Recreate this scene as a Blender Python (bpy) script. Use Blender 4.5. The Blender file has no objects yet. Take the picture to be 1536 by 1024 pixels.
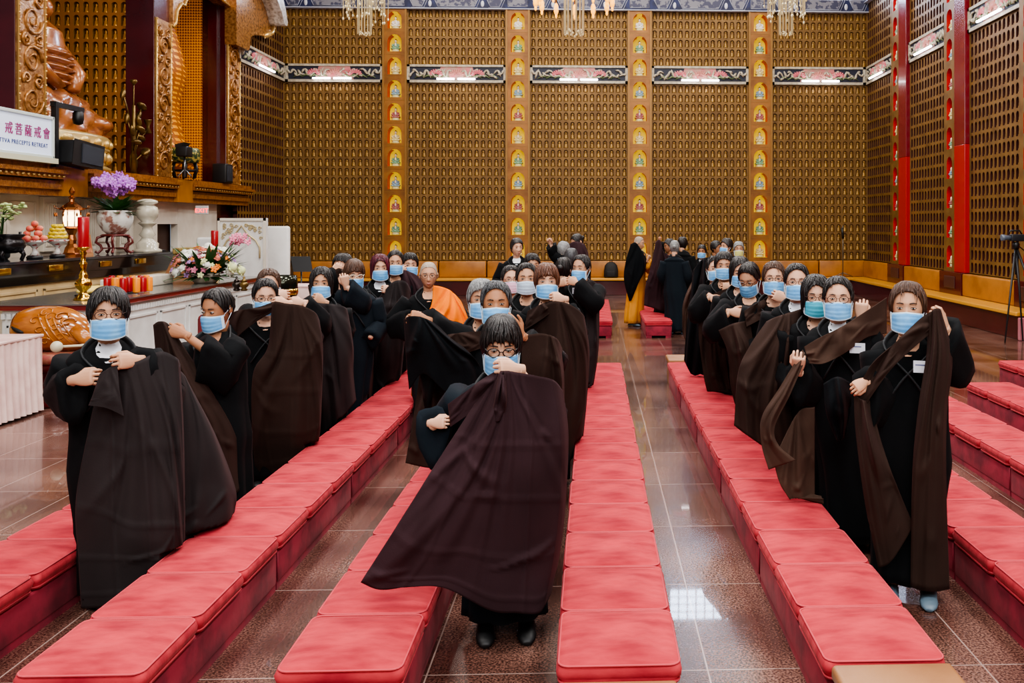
import bpy, math, random
import numpy as np
from mathutils import Vector, Matrix, noise as mnoise
random.seed(7)
rng = np.random.default_rng(7)
SC = bpy.context.scene
COL = SC.collection
PI = math.pi
# ------------------------------------------------------------------ camera model
TH = 0.0384; CT = math.cos(TH); ST = math.sin(TH)
F = 1370.0; U0 = 942.6; V0 = 336.0; H = 1.95
def W(u, v, d):
    """point seen at photo position (u,v) at optical depth d (metres)"""
    r = (u - U0) / F * d
    return Vector((r * CT + d * ST, d * CT - r * ST, H + (V0 - v) / F * d))
def floor_at(u, v, z=0.0):
    return W(u, v, F * (H - z) / (v - V0))
def yat(u, X):
    t = (u - U0) / F
    return X * (CT - t * ST) / (ST + t * CT) * 1.0 if False else X / ((ST + t * CT) / (CT - t * ST))
def depth(x, y): return y * CT + x * ST

cam = bpy.data.cameras.new('camera'); camo = bpy.data.objects.new('camera', cam); COL.objects.link(camo)
camo.location = (0, 0, H); camo.rotation_euler = (PI / 2, 0, -TH)
cam.sensor_width = 36; cam.lens = F / 1536 * 36
cam.shift_x = -(U0 - 768) / 1536; cam.shift_y = -(512 - V0) / 1536
cam.clip_start = 0.05; cam.clip_end = 100
SC.camera = camo
SC.view_settings.view_transform = 'AgX'
SC.view_settings.look = 'AgX - Medium High Contrast'
SC.view_settings.exposure = 0.02

# ------------------------------------------------------------------ materials
def C(r, g=None, b=None):
    if g is None: r, g, b = r
    def l(c):
        c /= 255.0
        return c / 12.92 if c <= 0.04045 else ((c + 0.055) / 1.055) ** 2.4
    return (l(r), l(g), l(b), 1.0)
_mats = {}
def pm(name, col, rough=0.5, metal=0.0, col2=None, nscale=8.0, nlo=.4, nhi=.65, bump=0.0, bscale=30.0, coat=0.0,
       sheen=0.0, emit=0.0, ecol=None, trans=0.0, detail=3.0, spec=.5, stretch=None, sub=0.0):
    if name in _mats: return _mats[name]
    m = bpy.data.materials.new(name); m.use_nodes = True
    nt = m.node_tree; N = nt.nodes; L = nt.links
    b = N['Principled BSDF']
    b.inputs['Base Color'].default_value = C(col)
    b.inputs['Roughness'].default_value = rough
    b.inputs['Metallic'].default_value = metal
    b.inputs['Specular IOR Level'].default_value = spec
    if coat: b.inputs['Coat Weight'].default_value = coat; b.inputs['Coat Roughness'].default_value = .06
    if sheen:
        b.inputs['Sheen Weight'].default_value = sheen; b.inputs['Sheen Roughness'].default_value = .4
        b.inputs['Sheen Tint'].default_value = C(255, 170, 170)
    if trans: b.inputs['Transmission Weight'].default_value = trans
    if sub: b.inputs['Subsurface Weight'].default_value = sub; b.inputs['Subsurface Radius'].default_value = (.01, .004, .002)
    if emit:
        b.inputs['Emission Color'].default_value = C(ecol or col); b.inputs['Emission Strength'].default_value = emit
    if col2 is not None or bump:
        tc = N.new('ShaderNodeTexCoord'); mp = N.new('ShaderNodeMapping'); L.new(tc.outputs['Object'], mp.inputs[0])
        if stretch: mp.inputs['Scale'].default_value = stretch
    if col2 is not None:
        n = N.new('ShaderNodeTexNoise'); n.inputs['Scale'].default_value = nscale; n.inputs['Detail'].default_value = detail
        L.new(mp.outputs[0], n.inputs['Vector'])
        r = N.new('ShaderNodeValToRGB'); r.color_ramp.elements[0].position = nlo; r.color_ramp.elements[1].position = nhi
        r.color_ramp.elements[0].color = C(col); r.color_ramp.elements[1].color = C(col2)
        L.new(n.outputs[0], r.inputs[0]); L.new(r.outputs[0], b.inputs['Base Color'])
    if bump:
        n = N.new('ShaderNodeTexNoise'); n.inputs['Scale'].default_value = bscale; n.inputs['Detail'].default_value = 4
        L.new(mp.outputs[0], n.inputs['Vector'])
        bp = N.new('ShaderNodeBump'); bp.inputs['Strength'].default_value = bump; bp.inputs['Distance'].default_value = .01
        L.new(n.outputs[0], bp.inputs['Height']); L.new(bp.outputs[0], b.inputs['Normal'])
    _mats[name] = m
    return m

# ------------------------------------------------------------------ mesh builder
class MB:
    def __init__(s):
        s.v = []; s.f = []; s.m = []; s.s = []; s.n = 0
    def add(s, vs, fs, mat=0, smooth=False):
        o = s.n
        vs = np.asarray(vs, dtype=float).reshape(-1, 3)
        s.v.append(vs); s.n += len(vs)
        for f in fs: s.f.append(tuple(i + o for i in f))
        s.m += [mat] * len(fs); s.s += [smooth] * len(fs)
        return s
    def box(s, x0, x1, y0, y1, z0, z1, mat=0):
        v = [(x0, y0, z0), (x1, y0, z0), (x1, y1, z0), (x0, y1, z0), (x0, y0, z1), (x1, y0, z1), (x1, y1, z1), (x0, y1, z1)]
        return s.add(v, [(0, 3, 2, 1), (4, 5, 6, 7), (0, 1, 5, 4), (1, 2, 6, 5), (2, 3, 7, 6), (3, 0, 4, 7)], mat)
    def rbox(s, x0, x1, y0, y1, z0, z1, r=.02, mat=0, smooth=True, seg=3):
        """rounded box"""
        pts = []; nu = 4 * (seg + 1); rings = []
        for k in range(seg * 2 + 2):
            if k <= seg: a = -PI / 2 + PI / 2 * k / seg; zz = z0 + r + r * math.sin(a)
            else: a = PI / 2 * (k - seg - 1) / seg; zz = z1 - r + r * math.sin(a)
            rr = r * math.cos(a)
            ring = []
            for q, (cx, cy) in enumerate(((x1 - r, y1 - r), (x0 + r, y1 - r), (x0 + r, y0 + r), (x1 - r, y0 + r))):
                for j in range(seg + 1):
                    t = PI / 2 * (q + j / seg)
                    ring.append((cx + rr * math.cos(t), cy + rr * math.sin(t), zz))
            rings.append(ring)
        return s.loft(rings, mat, smooth, caps=True)
    def loft(s, rings, mat=0, smooth=True, caps=True, closed=True):
        n = len(rings[0]); v = [p for r in rings for p in r]; f = []
        for i in range(len(rings) - 1):
            for j in range(n if closed else n - 1):
                a = i * n + j; b = i * n + (j + 1) % n
                f.append((a, b, b + n, a + n))
        if caps and closed:
            f.append(tuple(range(n - 1, -1, -1))); k = (len(rings) - 1) * n; f.append(tuple(range(k, k + n)))
        return s.add(v, f, mat, smooth)
    def grid(s, P, mat=0, smooth=True):
        P = np.asarray(P, dtype=float); nu, nv = P.shape[:2]
        f = [(i * nv + j, (i + 1) * nv + j, (i + 1) * nv + j + 1, i * nv + j + 1) for i in range(nu - 1) for j in range(nv - 1)]
        return s.add(P.reshape(-1, 3), f, mat, smooth)
    def tube(s, path, r, n=8, mat=0, smooth=True, caps=True, flat=None, up=None):
        """swept tube; r scalar or list; flat=(a,b) multiplies the two cross axes"""
        P = [Vector(p) for p in path]; k = len(P)
        R = [r] * k if not hasattr(r, '__len__') else list(r)
        rings = []; ref = Vector(up) if up is not None else None
        for i in range(k):
            t = (P[min(i + 1, k - 1)] - P[max(i - 1, 0)])
            t = t.normalized() if t.length > 1e-9 else Vector((0, 0, 1))
            if ref is None: ref = Vector((0, 0, 1)) if abs(t.z) < .9 else Vector((1, 0, 0))
            a = (ref - t * ref.dot(t)); a = a.normalized() if a.length > 1e-6 else t.orthogonal().normalized()
            b = t.cross(a); ref = a
            fa, fb = flat if flat else (1, 1)
            rings.append([P[i] + a * (R[i] * fa * math.cos(2 * PI * j / n)) + b * (R[i] * fb * math.sin(2 * PI * j / n)) for j in range(n)])
        return s.loft(rings, mat, smooth, caps)
    def lathe(s, prof, c=(0, 0, 0), n=24, mat=0, smooth=True, sx=1, sy=1):
        rings = [[(c[0] + sx * r * math.cos(2 * PI * j / n), c[1] + sy * r * math.sin(2 * PI * j / n), c[2] + z) for j in range(n)] for r, z in prof]
        return s.loft(rings, mat, smooth, caps=True)
    def ell(s, c, r, nu=12, nv=8, mat=0, rot=None, smooth=True):
        if not hasattr(r, '__len__'): r = (r, r, r)
        v = []; f = []
        for i in range(nv + 1):
            a = PI * i / nv
            for j in range(nu):
                b = 2 * PI * j / nu
                p = Vector((r[0] * math.sin(a) * math.cos(b), r[1] * math.sin(a) * math.sin(b), r[2] * math.cos(a)))
                if rot is not None: p = rot @ p
                v.append((c[0] + p.x, c[1] + p.y, c[2] + p.z))
        for i in range(nv):
            for j in range(nu):
                a = i * nu + j; b = i * nu + (j + 1) % nu
                f.append((a, a + nu, b + nu, b))
        return s.add(v, f, mat, smooth)
    def prism(s, poly, fn, d0, d1, mat=0, smooth=False):
        """extrude 2-D polygon: fn(a,b,c)->xyz, c from d0 to d1"""
        n = len(poly)
        v = [fn(a, b, d0) for a, b in poly] + [fn(a, b, d1) for a, b in poly]
        f = [tuple(range(n)), tuple(range(2 * n - 1, n - 1, -1))] + [(i, (i + 1) % n, n + (i + 1) % n, n + i) for i in range(n)]
        return s.add(v, f, mat, smooth)
    def arrays(s):
        return (np.concatenate(s.v) if s.v else np.zeros((0, 3))), s.f, s.m, s.s
    def build(s, name, mats, parent=None, loc=None, bev=0.0, solid=0.0, sub=0):
        V = np.concatenate(s.v)
        if parent is not None: off = np.array(parent['_o']) if '_o' in parent else np.array(parent.location)
        elif loc is not None: off = np.array(loc, dtype=float)
        else:
            lo = V.min(0); hi = V.max(0); off = np.array([(lo[0] + hi[0]) / 2, (lo[1] + hi[1]) / 2, lo[2]])
        me = bpy.data.meshes.new(name)
        me.from_pydata((V - off).tolist(), [], s.f)
        if not isinstance(mats, (list, tuple)): mats = [mats]
        for m in mats: me.materials.append(m)
        me.polygons.foreach_set('material_index', s.m); me.polygons.foreach_set('use_smooth', s.s)
        me.update()
        o = bpy.data.objects.new(name, me); COL.objects.link(o)
        if parent is not None:
            o.parent = parent; ORI[o.name] = off
        else:
            o.location = off; ORI[o.name] = off
        if bev:
            b = o.modifiers.new('bevel', 'BEVEL'); b.width = bev; b.segments = 2; b.limit_method = 'ANGLE'
        if solid:
            b = o.modifiers.new('thickness', 'SOLIDIFY'); b.thickness = solid; b.offset = 0
        if sub:
            b = o.modifiers.new('smooth', 'SUBSURF'); b.levels = sub; b.render_levels = sub
        return o
ORI = {}
_oldbuild = MB.build
def _build(s, name, mats, parent=None, loc=None, **k):
    if parent is not None:
        base = ORI.get(parent.name)
        class P:  # tiny shim so that the offset is the root origin
            pass
        V = s
        o = _oldbuild(s, name, mats, None, loc=tuple(base), **k)
        o.location = (0, 0, 0); o.parent = parent; ORI[o.name] = base
        return o
    return _oldbuild(s, name, mats, None, loc, **k)
MB.build = _build
def tag(o, label=None, cat=None, group=None, kind=None):
    if label: o['label'] = label
    if cat: o['category'] = cat
    if group: o['group'] = group
    if kind: o['kind'] = kind
    return o
def empty(name, loc, label=None, cat=None, group=None):
    o = bpy.data.objects.new(name, None); COL.objects.link(o); o.location = loc; ORI[o.name] = np.array(loc, dtype=float)
    o.empty_display_size = .1
    return tag(o, label, cat, group)
def copy_tree(o, parent=None):
    c = o.copy(); COL.objects.link(c); c.parent = parent
    for ch in list(o.children): copy_tree(ch, c)
    return c
def struct(o): o['kind'] = 'structure'; return o
def catmull(pts, n):
    """resample polyline of k-vectors smoothly to n points"""
    P = np.asarray(pts, dtype=float); k = len(P)
    if k == 2:
        t = np.linspace(0, 1, n)[:, None]; return P[0] * (1 - t) + P[1] * t
    Q = np.vstack([2 * P[0] - P[1], P, 2 * P[-1] - P[-2]])
    out = []
    for x in np.linspace(0, k - 1, n):
        i = min(int(x), k - 2); t = x - i
        p0, p1, p2, p3 = Q[i], Q[i + 1], Q[i + 2], Q[i + 3]
        out.append(.5 * ((2 * p1) + (-p0 + p2) * t + (2 * p0 - 5 * p1 + 4 * p2 - p3) * t * t + (-p0 + 3 * p1 - 3 * p2 + p3) * t ** 3))
    return np.array(out)
# ================================================================== ROOM
XL, XR, YB, YF, ZC = -8.56, 7.76, 25.6, -5.0, 11.5
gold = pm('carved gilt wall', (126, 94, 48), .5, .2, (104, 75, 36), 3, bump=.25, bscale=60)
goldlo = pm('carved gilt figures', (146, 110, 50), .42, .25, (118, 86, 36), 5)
nichedk = pm('niche inside brown', (118, 82, 36), .6)  # even brown for the insides of the back wall niches
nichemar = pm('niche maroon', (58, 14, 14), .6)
maroon = pm('maroon lacquer', (74, 16, 22), .25, coat=.3, col2=(60, 12, 18), nscale=1.5)
redlac = pm('red lacquer', (170, 16, 22), .35, coat=.2)
tanleather = pm('tan leather', (168, 112, 48), .38, col2=(146, 94, 38), nscale=3, bump=.1, bscale=120)
cream = pm('cream stone', (222, 216, 204), .45, col2=(206, 198, 184), nscale=2)
whitest = pm('white marble', (228, 228, 226), .35, col2=(212, 212, 210), nscale=3)
woodgold = pm('carved golden wood', (160, 104, 48), .35, .2, (122, 72, 28), 14, bump=.9, bscale=38, coat=.3)
woodplain = pm('plain golden wood', (178, 118, 40), .3, .1, (150, 94, 30), 3, coat=.3, stretch=(1, 1, .3))
woodpil = pm('pilaster wood', (150, 100, 44), .4, .2, (120, 76, 32), 3)
blackm = pm('matt black', (16, 17, 20), .45)
blackgl = pm('glossy black lacquer', (18, 13, 14), .15, coat=.4)
brass = pm('brass', (214, 168, 74), .18, 1.0)
navy = pm('navy paint', (24, 30, 64), .6, col2=(38, 48, 92), nscale=6)
paleline = pm('pale paint', (160, 164, 180), .5)
scroll = pm('painted scrollwork', (66, 68, 92), .6, col2=(126, 126, 136), nscale=9, nlo=.47, nhi=.53, detail=5)

def floor_material():
    m = bpy.data.materials.new('polished granite'); m.use_nodes = True
    N = m.node_tree.nodes; L = m.node_tree.links; b = N['Principled BSDF']
    tc = N.new('ShaderNodeTexCoord')
    def nz(scale, detail=2):
        n = N.new('ShaderNodeTexNoise'); n.inputs['Scale'].default_value = scale; n.inputs['Detail'].default_value = detail
        L.new(tc.outputs['Object'], n.inputs['Vector']); return n
    r1 = N.new('ShaderNodeValToRGB'); e = r1.color_ramp.elements
    e[0].position = .38; e[0].color = C(62, 42, 38); e[1].position = .62; e[1].color = C(150, 116, 104)
    L.new(nz(95, 3).outputs[0], r1.inputs[0])
    r2 = N.new('ShaderNodeValToRGB'); e = r2.color_ramp.elements
    e[0].position = .35; e[0].color = C(150, 120, 116); e[1].position = .65; e[1].color = C(255, 245, 240)
    L.new(nz(1.1, 2).outputs[0], r2.inputs[0])
    mx = N.new('ShaderNodeMix'); mx.data_type = 'RGBA'; mx.blend_type = 'MULTIPLY'; mx.inputs[0].default_value = 1
    L.new(r1.outputs[0], mx.inputs[6]); L.new(r2.outputs[0], mx.inputs[7])
    mp = N.new('ShaderNodeMapping'); mp.inputs['Location'].default_value = (-.5 + 6.1, -3.98 + 19, 0)
    L.new(tc.outputs['Object'], mp.inputs[0])
    bk = N.new('ShaderNodeTexBrick'); bk.offset = 0; bk.squash = 1
    for k, v in (('Scale', 1), ('Mortar Size', .004), ('Brick Width', .61), ('Row Height', .95), ('Mortar Smooth', .2), ('Bias', 0)): bk.inputs[k].default_value = v
    bk.inputs['Color1'].default_value = (.8, .8, .8, 1); bk.inputs['Color2'].default_value = (1, 1, 1, 1); bk.inputs['Mortar'].default_value = (1, 1, 1, 1)
    L.new(mp.outputs[0], bk.inputs['Vector'])
    m2 = N.new('ShaderNodeMix'); m2.data_type = 'RGBA'; m2.blend_type = 'MULTIPLY'; m2.inputs[0].default_value = 1
    L.new(mx.outputs[2], m2.inputs[6]); L.new(bk.outputs['Color'], m2.inputs[7])
    m3 = N.new('ShaderNodeMix'); m3.data_type = 'RGBA'
    L.new(bk.outputs['Fac'], m3.inputs[0]); L.new(m2.outputs[2], m3.inputs[6]); m3.inputs[7].default_value = C(150, 128, 120)
    L.new(m3.outputs[2], b.inputs['Base Color'])
    b.inputs['Roughness'].default_value = .27; b.inputs['Specular IOR Level'].default_value = .6
    b.inputs['Coat Weight'].default_value = .45; b.inputs['Coat Roughness'].default_value = .03
    return m
struct(MB().box(-14, 12, YF, YB + 2, -.2, 0).build('floor', floor_material(), loc=(0, 0, 0)))
ceilm = pm('ceiling brown', (150, 140, 128), .8)
mb = MB().box(-14, 12, YF, YB + 2, ZC, ZC + .2)
for i in range(7):
    y = YF + 2 + i * 4.6; mb.box(-14, 12, y, y + .4, ZC - .5, ZC)
struct(mb.build('ceiling', ceilm, bev=.02))
struct(MB().box(-14, 12, YF - .2, YF, 0, ZC).build('wall_front', pm('front wall', (170, 150, 120), .8)))

# ---- niche cells
def cell(w, h, dep, ow=.66, oh=.80, seg=6, figure=True, base=.08):
    """one arched niche: lists of (a,b,c) verts, faces, mats (0 face,1 inside,2 figure)"""
    V = []; Fc = []; M = []
    a0, a1 = w * (1 - ow) / 2, w * (1 + ow) / 2; r = (a1 - a0) / 2; b0 = h * base; bt = h * (base + oh) ; bs = bt - r
    arc = [(a0, b0), (a0, bs)] + [((a0 + a1) / 2 - r * math.cos(PI * i / seg), bs + r * math.sin(PI * i / seg)) for i in range(1, seg)] + [(a1, bs), (a1, b0)]
    n = len(arc)
    outer = []
    for i, (a, b) in enumerate(arc):
        if i == 0: outer.append((0, 0))
        elif i == n - 1: outer.append((w, 0))
        elif i == 1: outer.append((0, bs))
        elif i == n - 2: outer.append((w, bs))
        else:
            t = (i - 1) / (n - 3)
            outer.append((0, h) if i == 2 else (w, h) if i == n - 3 else (w * t, h))
    for p in arc: V.append((p[0], p[1], 0))
    for p in outer: V.append((p[0], p[1], 0))
    for p in arc: V.append((p[0], p[1], dep))
    for i in range(n - 1): Fc.append((i, i + 1, n + i + 1, n + i)); M.append(0)
    Fc.append((n - 1, 0, n, 2 * n - 1)); M.append(0)
    for i in range(n): j = (i + 1) % n; Fc.append((i, 2 * n + i, 2 * n + j, j)); M.append(1)
    Fc.append(tuple(range(2 * n, 3 * n))); M.append(1)
    if figure:
        def ring_body(prof, cx, cz, k=6):
            s0 = len(V)
            for (rr, b) in prof:
                for j in range(k):
                    t = 2 * PI * j / k
                    V.append((cx + rr * math.cos(t), b, cz + rr * .7 * math.sin(t)))
            for i in range(len(prof) - 1):
                for j in range(k):
                    q = s0 + i * k + j; q2 = s0 + i * k + (j + 1) % k
                    Fc.append((q, q2, q2 + k, q + k)); M.append(2)
            q = s0 + (len(prof) - 1) * k; Fc.append(tuple(range(q, q + k))); M.append(2)
        cx = w / 2; cz = dep * .45; u = h * oh
        ring_body([(r * .9, b0), (r * .95, b0 + u * .13), (r * .72, b0 + u * .2), (r * .68, b0 + u * .46), (r * .32, b0 + u * .56),
                   (r * .46, b0 + u * .64), (r * .44, b0 + u * .78), (r * .16, b0 + u * .88)], cx, cz)
    return np.array(V), Fc, M
def tile_panel(mb, na, nb, w, h, org, fa, fc, cellt):
    """repeat a cell na x nb; org world origin, fa unit vector along the wall, fc unit vector into the wall"""
    V, Fc, M = cellt; org = np.array(org, float); fa = np.array(fa, float); fc = np.array(fc, float); up = np.array((0, 0, 1.0))
    for i in range(na):
        for j in range(nb):
            P = org + np.outer(V[:, 0] + i * w, fa) + np.outer(V[:, 1] + j * h, up) + np.outer(V[:, 2], fc)
            mb.add(P, Fc)
            mb.m[-len(Fc):] = M; mb.s[-len(Fc):] = [x == 2 for x in M]
NW, NH = .182, .26
ZN0, ZBAND0, ZBAND1 = .94, .94 + 19 * .26, 6.38
backcell = cell(NW, NH, .05, ow=.70)
sidecell = cell(NW, NH, .12, ow=.60, oh=.78, figure=True)
PILW = (XR - XL - 15 * 5 * NW) / 4
frame_m = pm('gilt moulding', (142, 104, 52), .4, .3)
# back wall backing
struct(MB().box(XL - .5, XR + .5, YB + .32, YB + .5, 0, ZC).build('wall_back', pm('back wall plaster', (120, 92, 60), .8)))
px0 = []
x = XL
tnum = 1
for k in range(5):
    px0.append(x)
    mb = MB()
    tile_panel(mb, 15, 19, NW, NH, (x, YB, ZN0), (1, 0, 0), (0, 1, 0), backcell)
    tile_panel(mb, 15, 6, NW, NH, (x, YB, ZBAND1), (1, 0, 0), (0, 1, 0), backcell)
    for e in (x - .0, x + 15 * NW - .035):
        mb.box(e, e + .035, YB - .02, YB, ZN0, 7.94)
    struct(mb.build('trim_%d' % tnum, [gold, nichedk, goldlo])); tnum += 1
    x += 15 * NW + PILW
# ---- painted beam across the top
def beam(name, org, fa, fn, bays):
    """org start point at beam bottom; fa along; fn outward normal; bays list of (a0,a1,kind)"""
    org = Vector(org); fa = Vector(fa); fn = Vector(fn)
    def P(a, b, c): q = org + fa * a + fn * c; return (q.x, q.y, q.z + min(b, .31))
    mb = MB(); tot = bays[-1][1]
    mb.prism([(0, 0), (tot, 0), (tot, .75), (0, .75)], P, 0, .12, 0)
    mb.prism([(0, -.03), (tot, -.03), (tot, .0), (0, .0)], P, 0, .14, 1)
    for a0, a1, kind in bays:
        w = a1 - a0
        def outline(pts, r=.012, mat=1):
            mb.tube([P(a, b, .125) for a, b in pts + [pts[0]]], r, 4, mat)
        if kind == 0:
            q = [(a0 + .06, .05), (a1 - .06, .05), (a1 - .06, .7), (a0 + .06, .7)]
            mb.prism(q, P, .12, .126, 2); outline(q)
        else:
            for (c0, c1) in ((.02, .2), (.27, .73), (.8, .98)):
                b0, b1 = a0 + w * c0, a0 + w * c1; e = .12
                q = [(b0 + e, .04), (b1 - e, .04), (b1, .3), (b1, .5), (b1 - e, .7), (b0 + e, .7), (b0, .5), (b0, .3)]
                mb.prism(q, P, .12, .126, 2); outline(q)
                q2 = [(b0 + e - .05, -.0 + .005), (b1 - e + .05, .005), (b1 + .05, .28), (b1 + .05, .52)]
                mb.tube([P(a, b, .125) for a, b in q2], .01, 4, 1)
            for c in (.235, .765):
                mb.ell(P(a0 + w * c, .12, .12), (.05, .02, .09), 8, 6, 3)
    return struct(mb.build(name, [navy, paleline, scroll, pm('pearl white', (210, 214, 226), .4)]))
bays = []; a = 0
for k in range(5):
    bays.append((a, a + 15 * NW, 1)); a += 15 * NW
    if k < 4: bays.append((a, a + PILW, 0)); a += PILW
beam('trim_6', (XL, YB, 7.94), (1, 0, 0), (0, -1, 0), bays)
# clerestory windows above the beam, seen mirrored in the polished floor
winm = pm('bright window', (225, 238, 255), .3, emit=42.0, ecol=(206, 224, 255))
mull = pm('window mullion', (60, 48, 44), .6)
for k in range(5):
    xx = px0[k] + .5
    mb = MB(); mb.box(xx, xx + 1.75, YB - .02, YB, 8.30, 9.15)
    o = struct(mb.build('window_%d' % (k + 1), winm))
    mb = MB()
    for i in range(8): mb.box(xx + i * .245, xx + .03 + i * .245, YB - .06, YB - .02, 8.30, 9.15)
    for j in range(5): mb.box(xx, xx + 1.78, YB - .06, YB - .02, 8.29 + j * .21, 8.31 + j * .21)
    mb.build('window_frame', mull, parent=o)
mb = MB().box(XL, XR, YB - .01, YB + .1, 8.24, ZC); struct(mb.build('trim_7', pm('upper wall', (120, 110, 100), .8)))

# ---- lotus frieze band prototypes
def frieze(name, a_len, org, fa, fn, seedc):
    org = Vector(org); fa = Vector(fa); fn = Vector(fn); Hh = ZBAND1 - ZBAND0
    root = empty(name, org)
    def P(a, b, c): q = org + fa * a + fn * c; return Vector((q.x, q.y, q.z + b))
    mb = MB()
    mb.prism([(0, 0), (a_len, 0), (a_len, Hh), (0, Hh)], P, 0, .03, 0)
    for q in (((0, 0), (a_len, 0), (a_len, .07), (0, .07)), ((0, Hh - .06), (a_len, Hh - .06), (a_len, Hh), (0, Hh)), ((0, 0), (.07, 0), (.07, Hh), (0, Hh)), ((a_len - .07, 0), (a_len, 0), (a_len, Hh), (a_len - .07, Hh))):
        mb.prism(list(q), P, .03, .06, 1)
    mb.build('frame', [navy_dk, cream_fr], root)
    mb = MB(); mb.prism([(a_len * .3, .07), (a_len * .7, .07), (a_len * .66, Hh - .06), (a_len * .34, Hh - .06)], P, .03, .04, 0); mb.build('centre_ground', pinkg, root)
    r = random.Random(seedc); L = a_len
    for sgn in (-1, 1):
        mb = MB()
        def A(t): return L / 2 + sgn * t * L / 2
        for k in range(11):
            t0 = .97 - .075 * k; y0 = r.uniform(.1, .4)
            pts = [P(A(t0), y0, .05), P(A(t0 - .06), .25 + .1 * math.sin(k * 2), .055), P(A(t0 - .15), r.uniform(.12, .4), .05)]
            mb.tube([Vector(p) for p in catmull(pts, 8)], [.012, .03, .04, .03, .022, .03, .02, .008], 5, 0)
        for k in range(4):
            t0 = .85 - .17 * k
            mb.tube([P(A(t0), .12, .05), P(A(t0 - .1), .2, .055), P(A(t0 - .2), .16, .05)], [.008, .03, .008], 5, 1)
        mb.build('scrollwork', [cream_fr, greenp], root)
    for t in (-.42, 0, .42):
        mb = MB(); c = P(L / 2 + t * L / 2, .27, .06)
        for k in range(9):
            an = PI * (.05 + .9 * k / 8)
            mb.ell(c + fa * (.1 * math.cos(an) * 1.4) + Vector((0, 0, .1 * math.sin(an) - .06)), (.03, .03, .07), 6, 5, 0,
                   rot=(Matrix.Rotation(math.atan2(fa.y, fa.x), 3, 'Z') @ Matrix.Rotation(PI / 2 - an, 3, 'Y')))
        mb.build('lotus_flower', pinkp if t != 0 else pm('faded pink paint', (196, 130, 120), .5), root)
    return root
pinkg = pm('dusty pink ground', (176, 140, 128), .5, col2=(196, 112, 116), nscale=5)
navy_dk = pm('dark navy ground', (26, 30, 50), .5); cream_fr = pm('cream enamel', (186, 178, 160), .45, col2=(160, 150, 130), nscale=12)
greenp = pm('green enamel', (104, 120, 84), .5); pinkp = pm('pink enamel', (206, 110, 120), .45)
tubem = pm('fluorescent tube', (255, 250, 245), .3, emit=14.0, ecol=(255, 246, 248))
def tube_light(org, fa, fn, n1):
    """short twin-tube lamp on the lower edge of a frieze"""
    org = Vector(org); fa = Vector(fa); fn = Vector(fn)
    root = empty('tube_light', org, n1[0], 'light', n1[1])
    mb = MB(); mb.tube([org + fn * .14 + fa * .0, org + fn * .14 + fa * .48], .026, 8, 0)
    mb.build('tube', tubem, root)
    mb = MB(); mb.tube([org + fn * .09 + fa * -.02, org + fn * .09 + fa * .5], .02, 6, 0); mb.build('batten', paleline, root)
ORDB = ['far left', 'second', 'middle', 'fourth', 'far right']
for k in range(5):
    o = frieze('lotus_frieze_panel', 15 * NW - (.07 if k in (0, 4) else 0), (px0[k] + (.07 if k in (0, 4) else 0) * (1 if k == 0 else 0), YB - .0, ZBAND0), (1, 0, 0), (0, -1, 0), k)
    tag(o, 'carved lotus frieze panel high on the back wall, %s bay' % ORDB[k], 'wall carving', 'lotus frieze panels')
    for q in (0, 1):
        tube_light((px0[k] + 15 * NW / 2 - .53 + q * .57, YB, ZBAND0 + .09), (1, 0, 0), (0, -1, 0),
                   ('glowing tube light on the %s back wall frieze, %s of its pair' % (ORDB[k], ('left', 'right')[q]), 'frieze tube lights'))
# ---- pilasters with coloured figures
yellowlit = pm('lit yellow niche', (236, 208, 24), .5, emit=.42, ecol=(236, 206, 24))  # niche lighting put into the yellow as a faint glow
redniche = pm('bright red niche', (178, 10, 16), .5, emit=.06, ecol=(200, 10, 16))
skinw = pm('figure skin white', (236, 222, 200), .5); darkhair = pm('figure hair', (36, 26, 24), .5)
figcols = [('white', (226, 224, 216)), ('pale green', (120, 160, 130)), ('cream', (210, 196, 140)), ('pale blue', (130, 158, 176)), ('dull pink', (160, 96, 96))]
pedm = pm('lotus pedestal', (196, 190, 150), .5)
FIG = {}
def seated_figure(ci, loc, fdir, label, group):
    """painted seated figure ~.4 m tall; built once per colour and copied"""
    rz = math.atan2(fdir[1], fdir[0]) + PI / 2
    if ci not in FIG:
        cn, cc = figcols[ci]; rob = pm('painted ' + cn, cc, .5)
        root = empty('seated_figurine', (0, 0, 0))
        mb = MB(); mb.lathe([(.10, 0), (.125, .02), (.10, .045), (.12, .07)], n=14, sy=.7); mb.build('pedestal', pedm, root)
        mb = MB()
        mb.lathe([(.03, .07), (.13, .08), (.135, .11), (.08, .14), (.066, .18), (.072, .22), (.035, .255), (.02, .262)], n=14, mat=0, sy=.62)
        for s in (-1, 1):
            mb.tube([(s * .07, -.005, .225), (s * .095, -.02, .16), (s * .03, -.07, .13)], [.026, .026, .018], 7, 0)
            mb.ell((s * .075, -.05, .1), (.055, .035, .028), 8, 6, 0)
        mb.tube([(0, 0, .24), (0, -.003, .275)], .018, 8, 1)
        mb.ell((0, -.004, .305), (.034, .036, .043), 12, 8, 1)
        mb.ell((0, .006, .322), (.037, .036, .036), 10, 7, 2); mb.ell((0, .004, .36), (.015, .015, .014), 8, 5, 2)
        mb.ell((0, -.055, .2), (.022, .02, .05), 8, 6, 1)
        mb.build('body', [rob, skinw, darkhair], root)
        FIG[ci] = root; o = root
    else: o = copy_tree(FIG[ci])
    o.location = loc; o.rotation_euler = (0, 0, rz)
    tag(o, label, 'figurine', group); return o
PH = .635
pcell = cell(.42, PH, .30, ow=.9, oh=.74, seg=8, figure=False, base=.12)
NPIL = 11
PN = ['leftmost', 'second from left', 'third from left', 'rightmost']
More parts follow.
